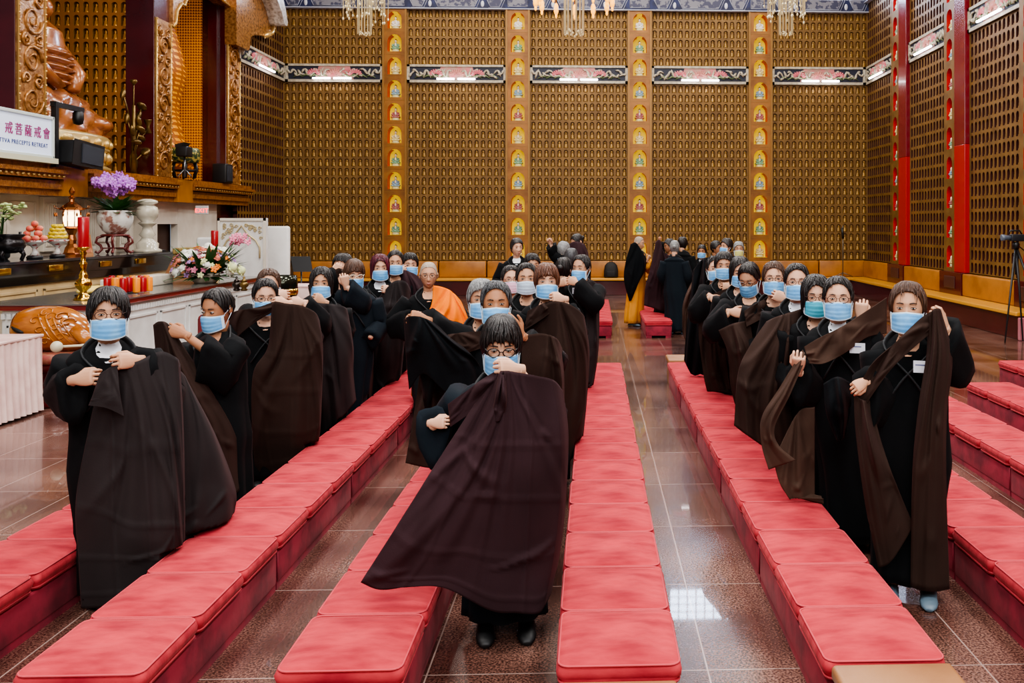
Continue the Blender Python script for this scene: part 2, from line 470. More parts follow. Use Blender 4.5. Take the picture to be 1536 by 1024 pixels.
nth = ['lowest', 'second', 'third', 'fourth', 'fifth', 'sixth', 'seventh', 'eighth', 'ninth', 'tenth', 'eleventh']
for k in range(4):
    xa = px0[k] + 15 * NW; xc = xa + PILW / 2
    mb = MB()
    tile_panel(mb, 1, NPIL, .42, PH, (xc - .21, YB - .1, ZN0), (1, 0, 0), (0, 1, 0), pcell)
    mb.box(xa + .03, xc - .21, YB - .1, YB + .25, ZN0, 7.94, 0); mb.box(xc + .21, xa + PILW - .03, YB - .1, YB + .25, ZN0, 7.94, 0)
    for e in (xa + .0, xa + PILW - .05): mb.box(e, e + .05, YB - .12, YB, ZN0, 7.94, 2)
    for j in range(NPIL): mb.box(xa + .05, xa + PILW - .05, YB - .105, YB - .1, ZN0 + j * PH - .006, ZN0 + j * PH + .006, 2)
    # niche interior: back yellow, sides red
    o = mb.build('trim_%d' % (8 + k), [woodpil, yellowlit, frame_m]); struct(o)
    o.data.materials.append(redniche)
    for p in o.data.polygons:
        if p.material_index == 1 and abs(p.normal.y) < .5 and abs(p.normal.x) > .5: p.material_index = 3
    for j in range(NPIL):
        ci = ([0, 1, 2, 3, 4, 2, 1, 3, 4, 1, 2][::-1])[(j + k * 0) % 11]
        seated_figure(ci, (xc, YB + .06, ZN0 + j * PH + .12 * PH), (0, -1, 0),
                      '%s seated figurine in the %s niche of the %s back wall pilaster' % (figcols[ci][0], nth[j], PN[k]), 'painted figurines in the pilaster niches')
# ---- right wall
struct(MB().box(XR + .15, XR + .35, YF, YB + .3, 0, ZC).build('wall_right', pm('right wall plaster', (90, 60, 40), .8)))
tn = 12
y = YB; bay = 0
scell_red = cell(.36, PH, .2, ow=.8, oh=.74, seg=8, figure=False, base=.13)
RW = 13 * NW
while y > 8.6:
    mb = MB()
    y0 = y - RW
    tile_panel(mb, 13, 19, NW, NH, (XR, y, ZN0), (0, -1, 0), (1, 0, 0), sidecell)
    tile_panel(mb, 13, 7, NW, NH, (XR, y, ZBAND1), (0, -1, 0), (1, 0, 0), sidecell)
    for yy in (y - .03, y0): mb.box(XR - .02, XR, yy, yy + .03, ZN0, 8.2, 0)
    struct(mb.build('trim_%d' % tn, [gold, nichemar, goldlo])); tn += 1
    names = ['nearest the corner', 'second from the corner', 'third from the corner', 'fourth from the corner', 'fifth from the corner']
    if bay < 4:
        o = frieze('lotus_frieze_panel', RW, (XR, y, ZBAND0), (0, -1, 0), (-1, 0, 0), 30 + bay)
        tag(o, 'carved lotus frieze panel high on the right wall, %s' % names[bay], 'wall carving', 'lotus frieze panels')
        for q in (0, 1):
            tube_light((XR, y - RW / 2 + .53 - q * .57, ZBAND0 + .09), (0, -1, 0), (-1, 0, 0),
                       ('glowing tube light on the right wall frieze %s, %s one' % (names[bay], ('farther', 'nearer')[q]), 'frieze tube lights'))
    # buddha strip then red strip
    ys = y0 - .62; yr = ys - .55
    mb = MB(); mid = y0 - .31
    tile_panel(mb, 1, NPIL + 1, .36, PH, (XR - .1, mid + .18, ZN0), (0, -1, 0), (1, 0, 0), scell_red)
    mb.box(XR - .1, XR + .1, mid + .18, y0, ZN0, 8.5, 0); mb.box(XR - .1, XR + .1, ys, mid - .18, ZN0, 8.5, 0)
    struct(mb.build('trim_%d' % tn, [gold, redniche])); tn += 1
    if bay < 3:
        for j in range(NPIL if bay < 2 else 9):
            ci = [2, 1, 4, 3, 1, 2, 4, 3, 2, 1, 0][j % 11]
            seated_figure(ci, (XR + .0, mid, ZN0 + j * PH + .13 * PH), (-1, 0, 0),
                          '%s seated figurine, %s red niche, right pier %s' % (figcols[ci][0], nth[j], names[bay]), 'figurines in the red wall niches')
    mb = MB(); mb.box(XR - .12, XR + .1, yr, ys, ZN0, 3.6, 0); mb.box(XR - .12, XR + .1, yr, ys, 3.6, 8.5, 1)
    struct(mb.build('trim_%d' % tn, [redlac, pm('dark crimson lacquer', (116, 20, 34), .25, coat=.3)], bev=.01)); tn += 1
    mb = MB(); mb.box(XR - .2, XR + .1, yr, y0, 0, ZN0, 0); mb.box(XR - .22, XR - .2, yr + .3, y0 - .3, .6, .85, 1)
    struct(mb.build('trim_%d' % tn, [maroon, pm('dark plaque', (70, 40, 36), .4)], bev=.01)); tn += 1
    y = yr; bay += 1
YEND = y
# beam on right wall
bays = []; a = 0
for k in range(4): bays += [(a, a + RW, 1), (a + RW, a + RW + 1.17, 0)]; a += RW + 1.17
beam('trim_%d' % tn, (XR, YB, 8.2), (0, -1, 0), (-1, 0, 0), bays); tn += 1

# ---- wall bench: ledge all round + tan back cushions
led = MB()
led.box(XL + .2, XR, 25.0, YB + .1, .40, .47, 0); led.box(7.09, XR + .1, 15.07, 25.0, .40, .47, 0)
led.box(XL + .2, 7.2, 25.06, YB + .1, 0, .40, 1); led.box(7.15, XR + .1, 15.1, 25.06, 0, .40, 1)
led.box(7.12, XR + .1, 15.0, 15.08, 0, .38, 2)
struct(led.build('trim_%d' % tn, [pm('golden bench top', (206, 148, 52), .35, coat=.3), maroon, pm('pale red panel', (180, 110, 120), .3)], bev=.015)); tn += 1
nb = 12; wc = (XR - .1 - (XL + .3)) / nb
proto = None
for k in range(nb):
    x0 = XL + .3 + k * wc + .015
    if proto is None:
        mb = MB().rbox(x0, x0 + wc - .03, YB - .18, YB - .0, .475, .925, .025); o = mb.build('back_cushion', tanleather); proto = o; p0 = x0; l0 = o.location.copy()
    else:
        o = proto.copy(); COL.objects.link(o); o.location = l0 + Vector((x0 - p0, 0, 0))
    tag(o, 'tan leather back cushion along the foot of the back wall, number %s from the left' % ['one', 'two', 'three', 'four', 'five', 'six', 'seven', 'eight', 'nine', 'ten', 'eleven', 'twelve'][k], 'cushion', 'tan back cushions on the wall bench')
y = YB - .2; bay = 0
for bay in range(3):
    y0 = YB - bay * (RW + 1.17) - (.2 if bay == 0 else 0); y1 = YB - bay * (RW + 1.17) - RW
    mb = MB()
    mb.rbox(XR - .18, XR, y1 + .015, y0 - .015, .475, .925, .025)
    tag(mb.build('back_cushion', tanleather), 'long tan leather back cushion on the right wall bench, %s' % ['beside the corner', 'between the two red piers', 'behind the camera tripod'][bay], 'cushion', 'tan back cushions on the right wall')
# ---- left wall niche panel ()
mb = MB()
tile_panel(mb, 18, 19, NW, NH, (XL, YB - 18 * NW, ZN0), (0, 1, 0), (-1, 0, 0), sidecell)
tile_panel(mb, 18, 7, NW, NH, (XL, YB - 18 * NW, ZBAND1), (0, 1, 0), (-1, 0, 0), sidecell)
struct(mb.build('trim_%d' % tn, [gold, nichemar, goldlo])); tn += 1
struct(MB().box(XL - .4, XL - .2, 21.6, YB + .2, 0, ZC).build('wall_left', maroon))
o = frieze('lotus_frieze_panel', 18 * NW, (XL, YB - 18 * NW, ZBAND0), (0, 1, 0), (1, 0, 0), 77)
tag(o, 'carved lotus frieze panel high on the left wall beyond the altar', 'wall carving', 'lotus frieze panels')
for q in (0, 1):
    tube_light((XL, YB - 9 * NW - .53 + q * .57, ZBAND0 + .09), (0, 1, 0), (1, 0, 0), ('glowing tube light on the left wall frieze, %s one' % ('nearer', 'farther')[q], 'frieze tube lights'))
TN = tn

# ================================================================== BENCHES
velvet = pm('rose velvet', (188, 62, 70), .85, spec=.15, col2=(144, 36, 48), nscale=5, nlo=.34, nhi=.72, bump=.9, bscale=6, sheen=.12, detail=7, stretch=(1, 2.6, 1))
velvetd = pm('dark rose velvet', (148, 36, 56), .8, col2=(104, 18, 38), nscale=7, nlo=.38, nhi=.66, bump=.25, bscale=14, sheen=.1, detail=6)
pipem = pm('rose piping', (184, 62, 72), .8)
CL, BW = .5, .455
def cushion_mesh(seed, endc=False):
    pass
    mb = MB(); nx, ny = 22, 24; hw, hl = BW / 2 + .006, CL / 2 - .012
    zb, zt = .205, .298
    def se(t): return math.copysign(abs(t) ** .5, t)
    # closed pillow: perimeter rings of rounded rectangle from bottom to top then domed grid
    def rr(scale, z, rad=.035, n=10):
        pts = []; w, l = hw - scale, hl - scale; rad = max(.004, rad)
        for q, (sx, sy) in enumerate(((1, 1), (-1, 1), (-1, -1), (1, -1))):
            for j in range(n + 1):
                t = PI / 2 * (q + j / n)
                pts.append((sx * (w - rad) + rad * math.cos(t), sy * (l - rad) + rad * math.sin(t), z))
        return pts
    per = rr(.0, 0)
    def ring(scale, z, wob=0.0):
        ps = rr(scale, z); out = []
        for i, p in enumerate(ps):
            n_ = mnoise.noise(Vector((p[0] * 14 + seed, p[1] * 14, z * 20)))
            k = 1 + wob * n_
            out.append((p[0] * k, p[1] * k, z + .3 * wob * n_))
        return out
    rings = [ring(.02, zb), ring(.004, zb + .006), ring(.0, zb + .015, .01), ring(.006, zb + .022, .01), ring(-.004, zb + .035, .02),
             ring(-.008, (zb + zt) / 2 + .01, .03), ring(-.002, zt - .018, .02), ring(.006, zt - .008, .01)]
    for k in range(1, 9):
        t = k / 8
        ps = rr(.006 + 0, 0); out = []
        for p in ps:
            x = p[0] * (1 - t * .98); y = p[1] * (1 - t * .98)
            e = max(abs(p[0] * (1 - t)) / hw, 0); dome = .020 * (1 - (1 - t) ** 3)
            wr = .009 * mnoise.noise(Vector((x * 7 + seed, y * 20, seed))) + .006 * mnoise.noise(Vector((x * 18, y * 34 + seed, 0)))
            out.append((x, y, zt - .008 + dome + wr * min(1, t * 3)))
        rings.append(out)
    mb.loft(rings, 0, True, True)
    return mb
def cushion_things():
    meshes = []
    for s in range(4):
        mb = cushion_mesh(s * 3.7 + 1)
        root = mb.build('velvet_cushion', velvet, loc=(0, 0, 0))
        pb = MB(); hw, hl = BW / 2 - .002, CL / 2 - .012
        for z, e in ((.222, .0), (.288, .0)):
            pts = []
            for q, (sx, sy) in enumerate(((1, 1), (-1, 1), (-1, -1), (1, -1))):
                for j in range(5):
                    t = PI / 2 * (q + j / 4); pts.append((sx * (hw - .035) + .04 * math.cos(t), sy * (hl - .035) + .04 * math.sin(t), z))
            pts.append(pts[0]); pb.tube(pts, .0045, 5)
        pb.build('piping', pipem, root)
        meshes.append(root)
    return meshes
cush = cushion_things(); used = [False] * 4
def base_mesh(length, endnotch=True):
    mb = MB(); w = BW / 2 - .01; l = length / 2 - .006
    mb.rbox(-w, w, -l, l, .035, .204, .012)
    # skirt with notched feet
    for sx in (-1, 1):
        mb.box(min(sx * w * .55, sx * (w - .004)), max(sx * w * .55, sx * (w - .004)), -l + .004, l - .004, 0, .04)
    for sy in (-1, 1): mb.tube([(-w * .98, sy * (l - .002), .2), (w * .98, sy * (l - .002), .2)], .004, 4)
    for sx in (-1, 1):
        mb.tube([(sx * (w + .001), -l, .05), (sx * (w + .001), -l, .2)], .004, 4)
    return mb
base_proto = {}
def bench_base(x, y0, ln, label, group):
    if ln not in base_proto:
        o = base_mesh(ln).build('bench_base', velvetd, loc=(0, 0, 0)); base_proto[ln] = o
    else:
        o = base_proto[ln].copy(); COL.objects.link(o)
    o.location = (x, y0 + ln / 2, 0); tag(o, label, 'bench', group)
ROWS = {'A': (-2.87, 'row at the far left'), 'B': (-1.9, 'row right of the left line'),
        'C': (-.95, 'row left of the woman in front'), 'D': (.095, 'row left of the open centre aisle'),
        'E': (1.12, 'row right of the open centre aisle'), 'F': (2.19, 'row right of the right line'),
        'G': (3.2, 'second row in from the right side'), 'H': (4.13, 'row along the right edge'), 'I': (5.15, 'outermost row on the right')}
ordn = ['first', 'second', 'third', 'fourth', 'fifth', 'sixth', 'seventh', 'eighth', 'ninth', 'tenth', 'eleventh', 'twelfth', 'thirteenth', 'fourteenth', 'fifteenth', 'sixteenth']
ci = 0
Y0 = 3.43
def row(key, y0, n, tagname, first=0):
    global ci
    x, nm = ROWS[key]
    for k in range(first, n):
        s = (k * 7 + ord(key)) % 4
        if not used[s]: o = cush[s]; used[s] = True
        else: o = copy_tree(cush[s])
        o.location = (x + random.uniform(-.004, .004), y0 + CL * (k + .5), 0)
        o.rotation_euler = (0, 0, random.uniform(-.006, .006) + (0 if random.random() < .5 else PI))
        tag(o, 'velvet cushion, %s from the front, %s%s' % (ordn[k], nm, tagname), 'cushion', 'cushions on the ' + nm + tagname)
    b = first // 3
    for k in range(b, math.ceil(n / 3)):
        ln = min(3, n - k * 3) * CL
        bench_base(x, y0 + k * 3 * CL, ln, 'velvet bench base, %s from the front, %s%s' % (ordn[k], nm, tagname), 'bench bases of the ' + nm + tagname)
FIRST = {'A': 0, 'F': 0, 'G': 3, 'H': 6, 'I': 9}
for k in 'ABCDE': row(k, Y0, 15, '')
row('F', Y0, 15, '', 0); row('G', Y0, 15, '', 3); row('H', Y0, 12, '', 6); row('I', Y0, 15, '', 9)
row('B', 15.6, 9, ', back block'); row('D', 15.6, 9, ', back block'); row('E', 15.6, 9, ', back block'); row('C', 15.6, 9, ', back block')
# padded kneeler boxes at the near row ends
kn = pm('brown kneeler leather', (150, 104, 66), .45, col2=(132, 88, 54), nscale=4, bump=.1, bscale=90)
for key, ww in (('C', .44), ('D', .44), ('E', .46)):
    x = ROWS[key][0]
    root = empty('kneeling_stool', (x, 3.1, 0), 'brown leather kneeling stool, near end of the ' + ROWS[key][1], 'stool', 'kneeling stools')
    zt = .30 if key == 'E' else .255
    MB().rbox(x - ww / 2, x + ww / 2, 2.86, 3.40, zt - .06, zt, .02).build('padded_top', kn, root)
    MB().box(x - ww / 2 + .02, x + ww / 2 - .02, 2.88, 3.38, 0, zt - .055).build('box_body', kn, root)
x = ROWS['E'][0]
root = empty('kneeling_stool', (x, 11.2, 0), 'brown kneeling stool with a blue 2, far end right of the aisle', 'stool', 'kneeling stools')
MB().rbox(x - .22, x + .22, 10.96, 11.4, .26, .32, .02).build('padded_top', kn, root)
MB().box(x - .2, x + .2, 10.98, 11.38, 0, .27).build('box_body', kn, root)
STOOL2 = root
tag(MB().rbox(.94, 1.0, 9.05, 9.09, 0.0, .008, .003).build('floor_sticker', pm('yellow tape', (230, 200, 40), .5), loc=(0.97, 9.07, 0)), 'small yellow tape marker on the floor of the centre aisle', 'marker')
BENCHX = [(v[0] - BW / 2, v[0] + BW / 2) for v in ROWS.values()]
# ================================================================== ALTAR SIDE (left)
SX = -8.56
def boxo(name, x0, x1, y0, y1, z0, z1, m, bev=.01, **k):
    return MB().box(x0, x1, y0, y1, z0, z1).build(name, m, bev=bev, **k)
carved = pm('carved bronze-gold wood', (176, 128, 78), .25, .45, (128, 84, 44), 16, bump=.6, bscale=30)
lighttrim = pm('beaded gilt moulding', (206, 168, 104), .25, .5)
def carved_post(name, y0, y1, ztop, z0=2.9):
    """maroon column with a scroll-carved face toward the hall"""
    mb = MB(); mb.box(-9.13, SX - .02, y0, y1, z0, ztop, 0); struct(mb.build(name, maroon, bev=.01))
def scrolls(name, y0, y1, z0, z1, num):
    root = MB().box(SX - .02, SX + .02, y0 + .01, y1 - .01, z0, z1).build(name, carved)
    struct(root)
    w = y1 - y0; yc = (y0 + y1) / 2; mb = MB(); z = z0 + w * .45; s = 1
    while z < z1 - w * .3:
        for k, (dy, dz, r0) in enumerate(((0, 0, .34), (-.22 * s, .42, .16), (.22 * s, .46, .14))):
            pts = []
            for i in range(22):
                a = s * (i * .52) + k * 2; r = w * r0 * (1 - i / 24)
                pts.append((SX + .03 + .01 * math.sin(i), yc + dy * w + r * math.cos(a), z + dz * w + r * math.sin(a)))
            mb.tube(pts, [w * .045 * (1 - i / 30) for i in range(22)], 5, 0)
        z += w * .88; s = -s
    for e in (y0 + .02, y1 - .02):
        mb.tube([(SX + .02, e, z0), (SX + .02, e, z1)], .022, 6, 1)
        zz = z0
        while zz < z1: mb.ell((SX + .035, e, zz), .02, 6, 4, 1); zz += .11
    mb.build('scroll_carving', [carved, lighttrim], root)
for i, (a, b, zt) in enumerate(((13.9, 14.6, 9.5), (18.2, 18.85, 9.5), (21.7, 22.45, 9.5))):
    carved_post('trim_%d' % (TN), a, b, zt); TN += 1
    scrolls('trim_%d' % TN, a, b, 2.9, [9.5, 6.0, 6.2][i], 0); TN += 1
# lintels, arch spandrels
def yz_prism(mb, pts, x0, x1, mat=0): mb.prism(pts, lambda a, b, c: (c, a, b), x0, x1, mat)
mb = MB()
arc = [(18.85, 5.95), (18.95, 6.05), (19.0, 6.3), (19.2, 6.5), (19.35, 6.5), (19.5, 6.75), (19.9, 6.95), (20.5, 7.1), (21.1, 7.1), (21.7, 7.05), (21.7, 9.5), (18.85, 9.5)]
yz_prism(mb, arc, SX - .25, SX + .05); mb.tube([(SX + .06, a, b) for a, b in arc[:10]], .035, 6, 1)
struct(mb.build('trim_%d' % TN, [carved, lighttrim])); TN += 1
mb = MB()
arc = [(22.45, 6.15), (22.55, 6.25), (22.6, 6.5), (22.85, 6.62), (23.5, 6.72), (24.05, 6.9), (24.15, 7.05), (24.0, 7.4), (23.7, 7.75), (23.2, 8.05), (22.4, 8.3), (21.7, 8.35), (21.7, 6.15)]
yz_prism(mb, arc, SX - .05, SX + .22); mb.tube([(SX + .23, a, b) for a, b in arc[4:12]], .06, 6, 2)
arc2 = [(22.5, 8.0), (23.2, 7.7), (23.65, 7.4), (23.9, 7.1), (24.1, 7.1), (24.15, 7.2), (24.0, 7.5), (23.6, 7.95), (22.9, 8.4), (22.3, 8.6)]
yz_prism(mb, arc2, SX + .1, SX + .6, 1)
struct(mb.build('trim_%d' % TN, [carved, pm('silvery carved hood', (206, 200, 192), .4, .2, (150, 140, 128), 14, bump=.8, bscale=30), lighttrim])); TN += 1
yy = MB().box(SX - .5, SX, 10, 18.2, 8.4, 10).build('trim_%d' % TN, carved); struct(yy); TN += 1
# stage platform and cornice
mb = MB(); mb.box(-13.5, SX - .1, 9, 23.0, 2.55, 2.9); struct(mb.build('trim_%d' % TN, woodgold)); TN += 1
mb = MB()
for (y0, y1, o) in ((9, 14.9, .0), (15.6, 18.9, 0), (19.6, 22.9, 0)):
    for (z0, z1, e) in ((2.40, 2.50, .04), (2.50, 2.58, .10), (2.58, 2.64, .05), (2.66, 2.74, .16), (2.74, 2.80, .22), (2.80, 2.88, .12)):
        mb.box(SX - .2, SX + e, y0, y1, z0, z1, 0)
    y = y0 + .1
    while y < y1 - .05:
        mb.ell((SX + .05, y, 2.545), (.03, .05, .03), 6, 4, 1); mb.ell((SX + .17, y, 2.70), (.02, .035, .02), 6, 4, 1); y += .13
for (y0, y1) in ((14.9, 15.6), (18.9, 19.6)):
    mb.box(SX - .2, SX + .12, y0, y1, 2.40, 2.86, 2)
struct(mb.build('trim_%d' % TN, [woodgold, lighttrim, woodplain])); TN += 1
# back walls of the stage openings
niw = pm('brown niche wood', (150, 96, 40), .45, .2, emit=.0)  # plain wood brown, no glow
mb = MB(); tile_panel(mb, 22, 26, NW, NH, (-13.1, 18.25, 2.95), (1, 0, 0), (0, 1, 0), cell(NW, NH, .1, ow=.62))
struct(mb.build('trim_%d' % TN, [niw, nichedk, pm('gilt niche figures', (190, 132, 52), .35, .4)])); TN += 1
mb = MB(); tile_panel(mb, 48, 100, .06, .065, (-11.6, 21.75, 2.95), (1, 0, 0), (0, 1, 0), cell(.06, .065, .02, ow=.8, seg=3, figure=False))
for p in range(0): pass
bright = pm('gold tile with added glow', (236, 164, 34), .35, .3, emit=.22, ecol=(255, 160, 20)); brightd = pm('deep gold gap', (160, 88, 8), .5, emit=.05, ecol=(200, 100, 10))  # warm lighting put in as emission; gaps a deeper gold
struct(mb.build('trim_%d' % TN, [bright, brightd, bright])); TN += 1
for (x0, x1, y0, y1) in ((-13.5, -13.2, 9, 23),): struct(boxo('wall_altar', x0, x1, y0, y1, 0, 10, maroon))
struct(boxo('trim_%d' % TN, -13.3, -9.1, 18.36, 18.6, 2.9, 10, maroon)); TN += 1
struct(boxo('trim_%d' % TN, -13.3, -9.1, 22.2, 22.4, 2.9, 10, maroon)); TN += 1
# tower of tiny gilt figures
c = Vector((-10.0, 20.6, 2.9))
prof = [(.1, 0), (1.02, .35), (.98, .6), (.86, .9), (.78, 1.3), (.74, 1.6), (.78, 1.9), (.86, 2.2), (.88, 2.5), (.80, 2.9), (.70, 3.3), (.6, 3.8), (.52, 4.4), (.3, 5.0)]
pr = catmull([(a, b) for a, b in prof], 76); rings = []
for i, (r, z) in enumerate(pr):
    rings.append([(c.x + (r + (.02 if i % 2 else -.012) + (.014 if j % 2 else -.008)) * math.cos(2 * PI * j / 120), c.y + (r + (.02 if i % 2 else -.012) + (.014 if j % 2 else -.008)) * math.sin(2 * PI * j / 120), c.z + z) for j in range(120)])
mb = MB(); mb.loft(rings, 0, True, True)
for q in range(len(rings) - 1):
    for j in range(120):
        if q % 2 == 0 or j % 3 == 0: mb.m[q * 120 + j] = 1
tag(mb.build('gilded_tower', [bright, brightd]), 'golden tower of tiny figures with painted-in glow inside the second altar opening', 'altar tower')
mb = MB(); c2 = W(277, 262, 19.0)
root = empty('ritual_drum', (c2.x, c2.y, 2.9), 'green and gold painted drum on a black stand on the altar stage', 'drum')
MB().lathe([(.25, .32), (.29, .36), (.30, .48), (.29, .60), (.25, .63)], (c2.x, c2.y, 2.9), 22).build('drum_shell', pm('green gold brocade', (52, 70, 44), .4, .2, (176, 160, 84), 14, nlo=.5, nhi=.56), root)
mb = MB()
for k in range(6):
    a = 2 * PI * k / 6; mb.tube([(c2.x + .22 * math.cos(a), c2.y + .22 * math.sin(a), 3.24), (c2.x + .26 * math.cos(a), c2.y + .26 * math.sin(a), 3.08), (c2.x + .2 * math.cos(a), c2.y + .2 * math.sin(a), 2.9)], .025, 6)
mb.lathe([(.2, .14), (.24, .16), (.2, .18)], (c2.x, c2.y, 2.9), 16); mb.build('stand', blackm, root)
# projector
c3 = W(277, 228, 18.3)
root = empty('stage_light', (c3.x, c3.y, 2.9), 'black spotlight on a short stand on the altar ledge', 'spotlight')
mb = MB(); mb.rbox(c3.x - .12, c3.x + .10, c3.y - .14, c3.y + .14, 3.30, 3.5, .02)
mb.T = None; mb.build('lamp_housing', blackm, root)
mb = MB(); mb.prism([(-.13, 0), (.0, .0), (.05, .1), (-.13, .06)], lambda a, b, cc: (c3.x + a, c3.y - .14 + cc, 3.48 + b), 0, .28); mb.build('hood', blackm, root)
mb = MB(); mb.tube([(c3.x, c3.y, 3.3), (c3.x, c3.y, 2.9)], .02, 8)
for a in (0, 2, 4): mb.tube([(c3.x, c3.y, 3.05), (c3.x + .14 * math.cos(a), c3.y + .14 * math.sin(a), 2.9)], .012, 6)
mb.build('tripod', pm('steel', (130, 134, 140), .3, .9), root)
# box speaker on the ledge
sp = W(336, 278, 21.4)
root = empty('loudspeaker', (SX + .0, 21.5, 2.88), 'upright black box loudspeaker on the ledge beside the farthest carved column', 'speaker')
MB().rbox(SX - .12, SX + .2, 21.15, 21.55, 2.885, 3.33, .03).build('cabinet', blackm, root)
MB().rbox(SX + .2, SX + .21, 21.19, 21.51, 2.93, 3.29, .004).build('grille', pm('speaker grille', (34, 40, 50), .6, bump=.4, bscale=300), root)
# tilted speaker + bracket
root = empty('loudspeaker', (SX + .3, 15.1, 2.9), 'black wedge loudspeaker on a pole bracket beside the white sign board', 'speaker')
def spk(a, b, c): return (SX + .12 + c, 14.62 + a, 2.86 + b)
MB().prism([(.0, .05), (.86, .0), (.92, .36), (.06, .42)], spk, 0, .30).build('cabinet', blackm, root, bev=.02)
MB().prism([(.24, .07), (.84, .04), (.88, .33), (.26, .38)], spk, .3, .315).build('grille', pm('speaker grille'.strip(), (34, 40, 50), .6), root)
mb = MB(); mb.box(SX + .14, SX + .22, 14.52, 14.6, 2.84, 3.86); mb.box(SX + .14, SX + .2, 14.5, 15.35, 3.78, 3.86); mb.build('bracket', blackm, root)
mb = MB(); mb.lathe([(.02, .0), (.07, .02), (.085, .1), (.08, .2), (.05, .23)], (SX + .18, 15.2, 3.56), 14); mb.build('camera_head', blackm, root)
# sign board
root = empty('sign_board', (SX + .25, 13.2, 2.9), 'white sign board with magenta Chinese characters and small blue lettering', 'sign')
mb = MB(); mb.box(SX + .2, SX + .23, 11.4, 14.42, 2.98, 3.58); mb.build('panel', pm('sign panel', (214, 226, 246), .35, emit=.25, ecol=(214, 228, 255)), root)
mb = MB()
for (a, b, c_, d_) in ((11.4, 14.42, 3.55, 3.6), (11.4, 14.42, 2.95, 3.0), (14.38, 14.43, 2.95, 3.6), (11.38, 11.43, 2.95, 3.6)): mb.box(SX + .19, SX + .255, a, b, c_, d_)
mb.build('frame', pm('pale frame', (196, 206, 204), .35), root, bev=.008)
MB().box(SX + .1, SX + .28, 11.3, 14.48, 2.88, 2.96).build('stand', pm('pale stand', (196, 196, 170), .5), root)
def text(body, size, y, z, m, parent, align='RIGHT', off=.012, font=None, xf=None, name='lettering'):
    cu = bpy.data.curves.new(name, 'FONT'); cu.body = body; cu.size = size; cu.extrude = off; cu.align_x = align; cu.materials.append(m); cu.resolution_u = 2
    o = bpy.data.objects.new('tmpt', cu); COL.objects.link(o)
    if xf is None:
        o.location = (SX + .235, y, z); o.rotation_euler = (PI / 2, 0, PI / 2)
    else: o.matrix_world = xf
    cu.space_character = 1.42 if size > .15 else 1.15
    bpy.context.view_layer.update(); dg = bpy.context.evaluated_depsgraph_get()
    ev = o.evaluated_get(dg); me = ev.to_mesh(); mw = o.matrix_world
    mb = MB()
    if len(me.vertices): mb.add([tuple(mw @ v.co) for v in me.vertices], [tuple(p.vertices) for p in me.polygons])
    ev.to_mesh_clear(); bpy.data.objects.remove(o)
    if mb.v: return mb.build(name, m, parent)
mag = pm('magenta lettering', (150, 44, 110), .5); blu = pm('blue lettering', (56, 70, 130), .5)
text('戒菩薩戒會', .185, 14.34, 3.26, mag, root, off=.004)
text('BODHISATTVA PRECEPTS RETREAT', .088, 14.28, 3.11, blu, root, off=.002)
# ---- big wooden statue on a lotus throne
woodst = pm('polished statue wood', (168, 104, 58), .25, .1, (128, 72, 38), 5, coat=.4, bump=.1, bscale=8)
cst = Vector((-9.5, 16.0, 2.9))
root = empty('wooden_statue', tuple(cst), 'huge polished wooden seated statue in flowing robes on a gilt lotus throne', 'statue')
mb = MB()
mb.lathe([(1.30, .0), (1.32, .1), (1.2, .16), (1.24, .22)], tuple(cst), 48, 0, sx=.62, sy=1.36)
def petals(n, r, z, up, sc):
    for k in range(n):
        a = 2 * PI * k / n
        mb.ell((cst.x + .62 * r * math.cos(a), cst.y + 1.36 * r * math.sin(a), cst.z + z), (.09 * sc, .19 * sc, .17 * sc), 8, 6, 0, rot=Matrix.Rotation(a, 3, 'Z'))
petals(26, 1.22, .36, 1, 1.0)
mb.lathe([(1.18, .48), (1.3, .52), (1.3, .6), (1.24, .64), (1.32, .84), (1.26, .92)], tuple(cst), 48, 0, sx=.62, sy=1.36)
petals(22, 1.26, .72, 1, .8)
mb.build('lotus_throne', pm('pale gilt', (206, 176, 112), .3, .45), root)
mb = MB()
# folded legs and lap draperies: lofted mound with knee lobes and fold ridges
rings = []
for i in range(22):
    t = i / 21; z = .92 + 1.15 * t; ring = []
    R_ = (1.25 * (1 - t) ** .55 + .42 * t) if t < .98 else .36
    for j in range(56):
        a = 2 * PI * j / 56; lobe = 1 + .16 * math.cos(2 * a + PI) * (1 - t)
        fold = 1 + .05 * math.sin(9 * a + 9 * t) + .05 * math.sin(15 * a - 12 * t)
        ring.append((cst.x + .62 * R_ * lobe * fold * math.cos(a), cst.y + 1.25 * R_ * lobe * fold * math.sin(a), cst.z + z + .03 * math.sin(7 * a + 6 * t)))
    rings.append(ring)
mb.loft(rings, 0, True, True)
# torso with stacked sleeve folds
rings = []
for i in range(60):
    t = i / 59; z = 1.9 + 1.9 * t; r = .48 - .1 * t + (.16 if .1 < t < .6 else 0) * abs(math.sin(i * .55)) + (.1 * math.sin(PI * t))
    if t > .85: r *= 1 - (t - .85) * 4
    rings.append([(cst.x + .7 * r * math.cos(a), cst.y + r * math.sin(a) * 1.15, cst.z + z) for a in [2 * PI * k / 30 for k in range(30)]])
mb.loft(rings, 0, True, True)
mb.ell((cst.x, cst.y, cst.z + 4.05), (.24, .24, .32), 16, 12)
mb.ell((cst.x, cst.y, cst.z + 4.4), (.12, .12, .12), 10, 8)
for s in (-1, 1):
    mb.tube([(cst.x, cst.y + s * .45, cst.z + 3.3), (cst.x + .3, cst.y + s * .6, cst.z + 2.5), (cst.x + .5, cst.y + s * .2, cst.z + 2.0)], [.16, .18, .1], 10)
    mb.ell((cst.x + .25, cst.y + s * 1.0, cst.z + 1.25), (.45, .5, .3), 16, 10)
mb.build('statue_body', woodst, root)
root.scale = (1, 1, .68)
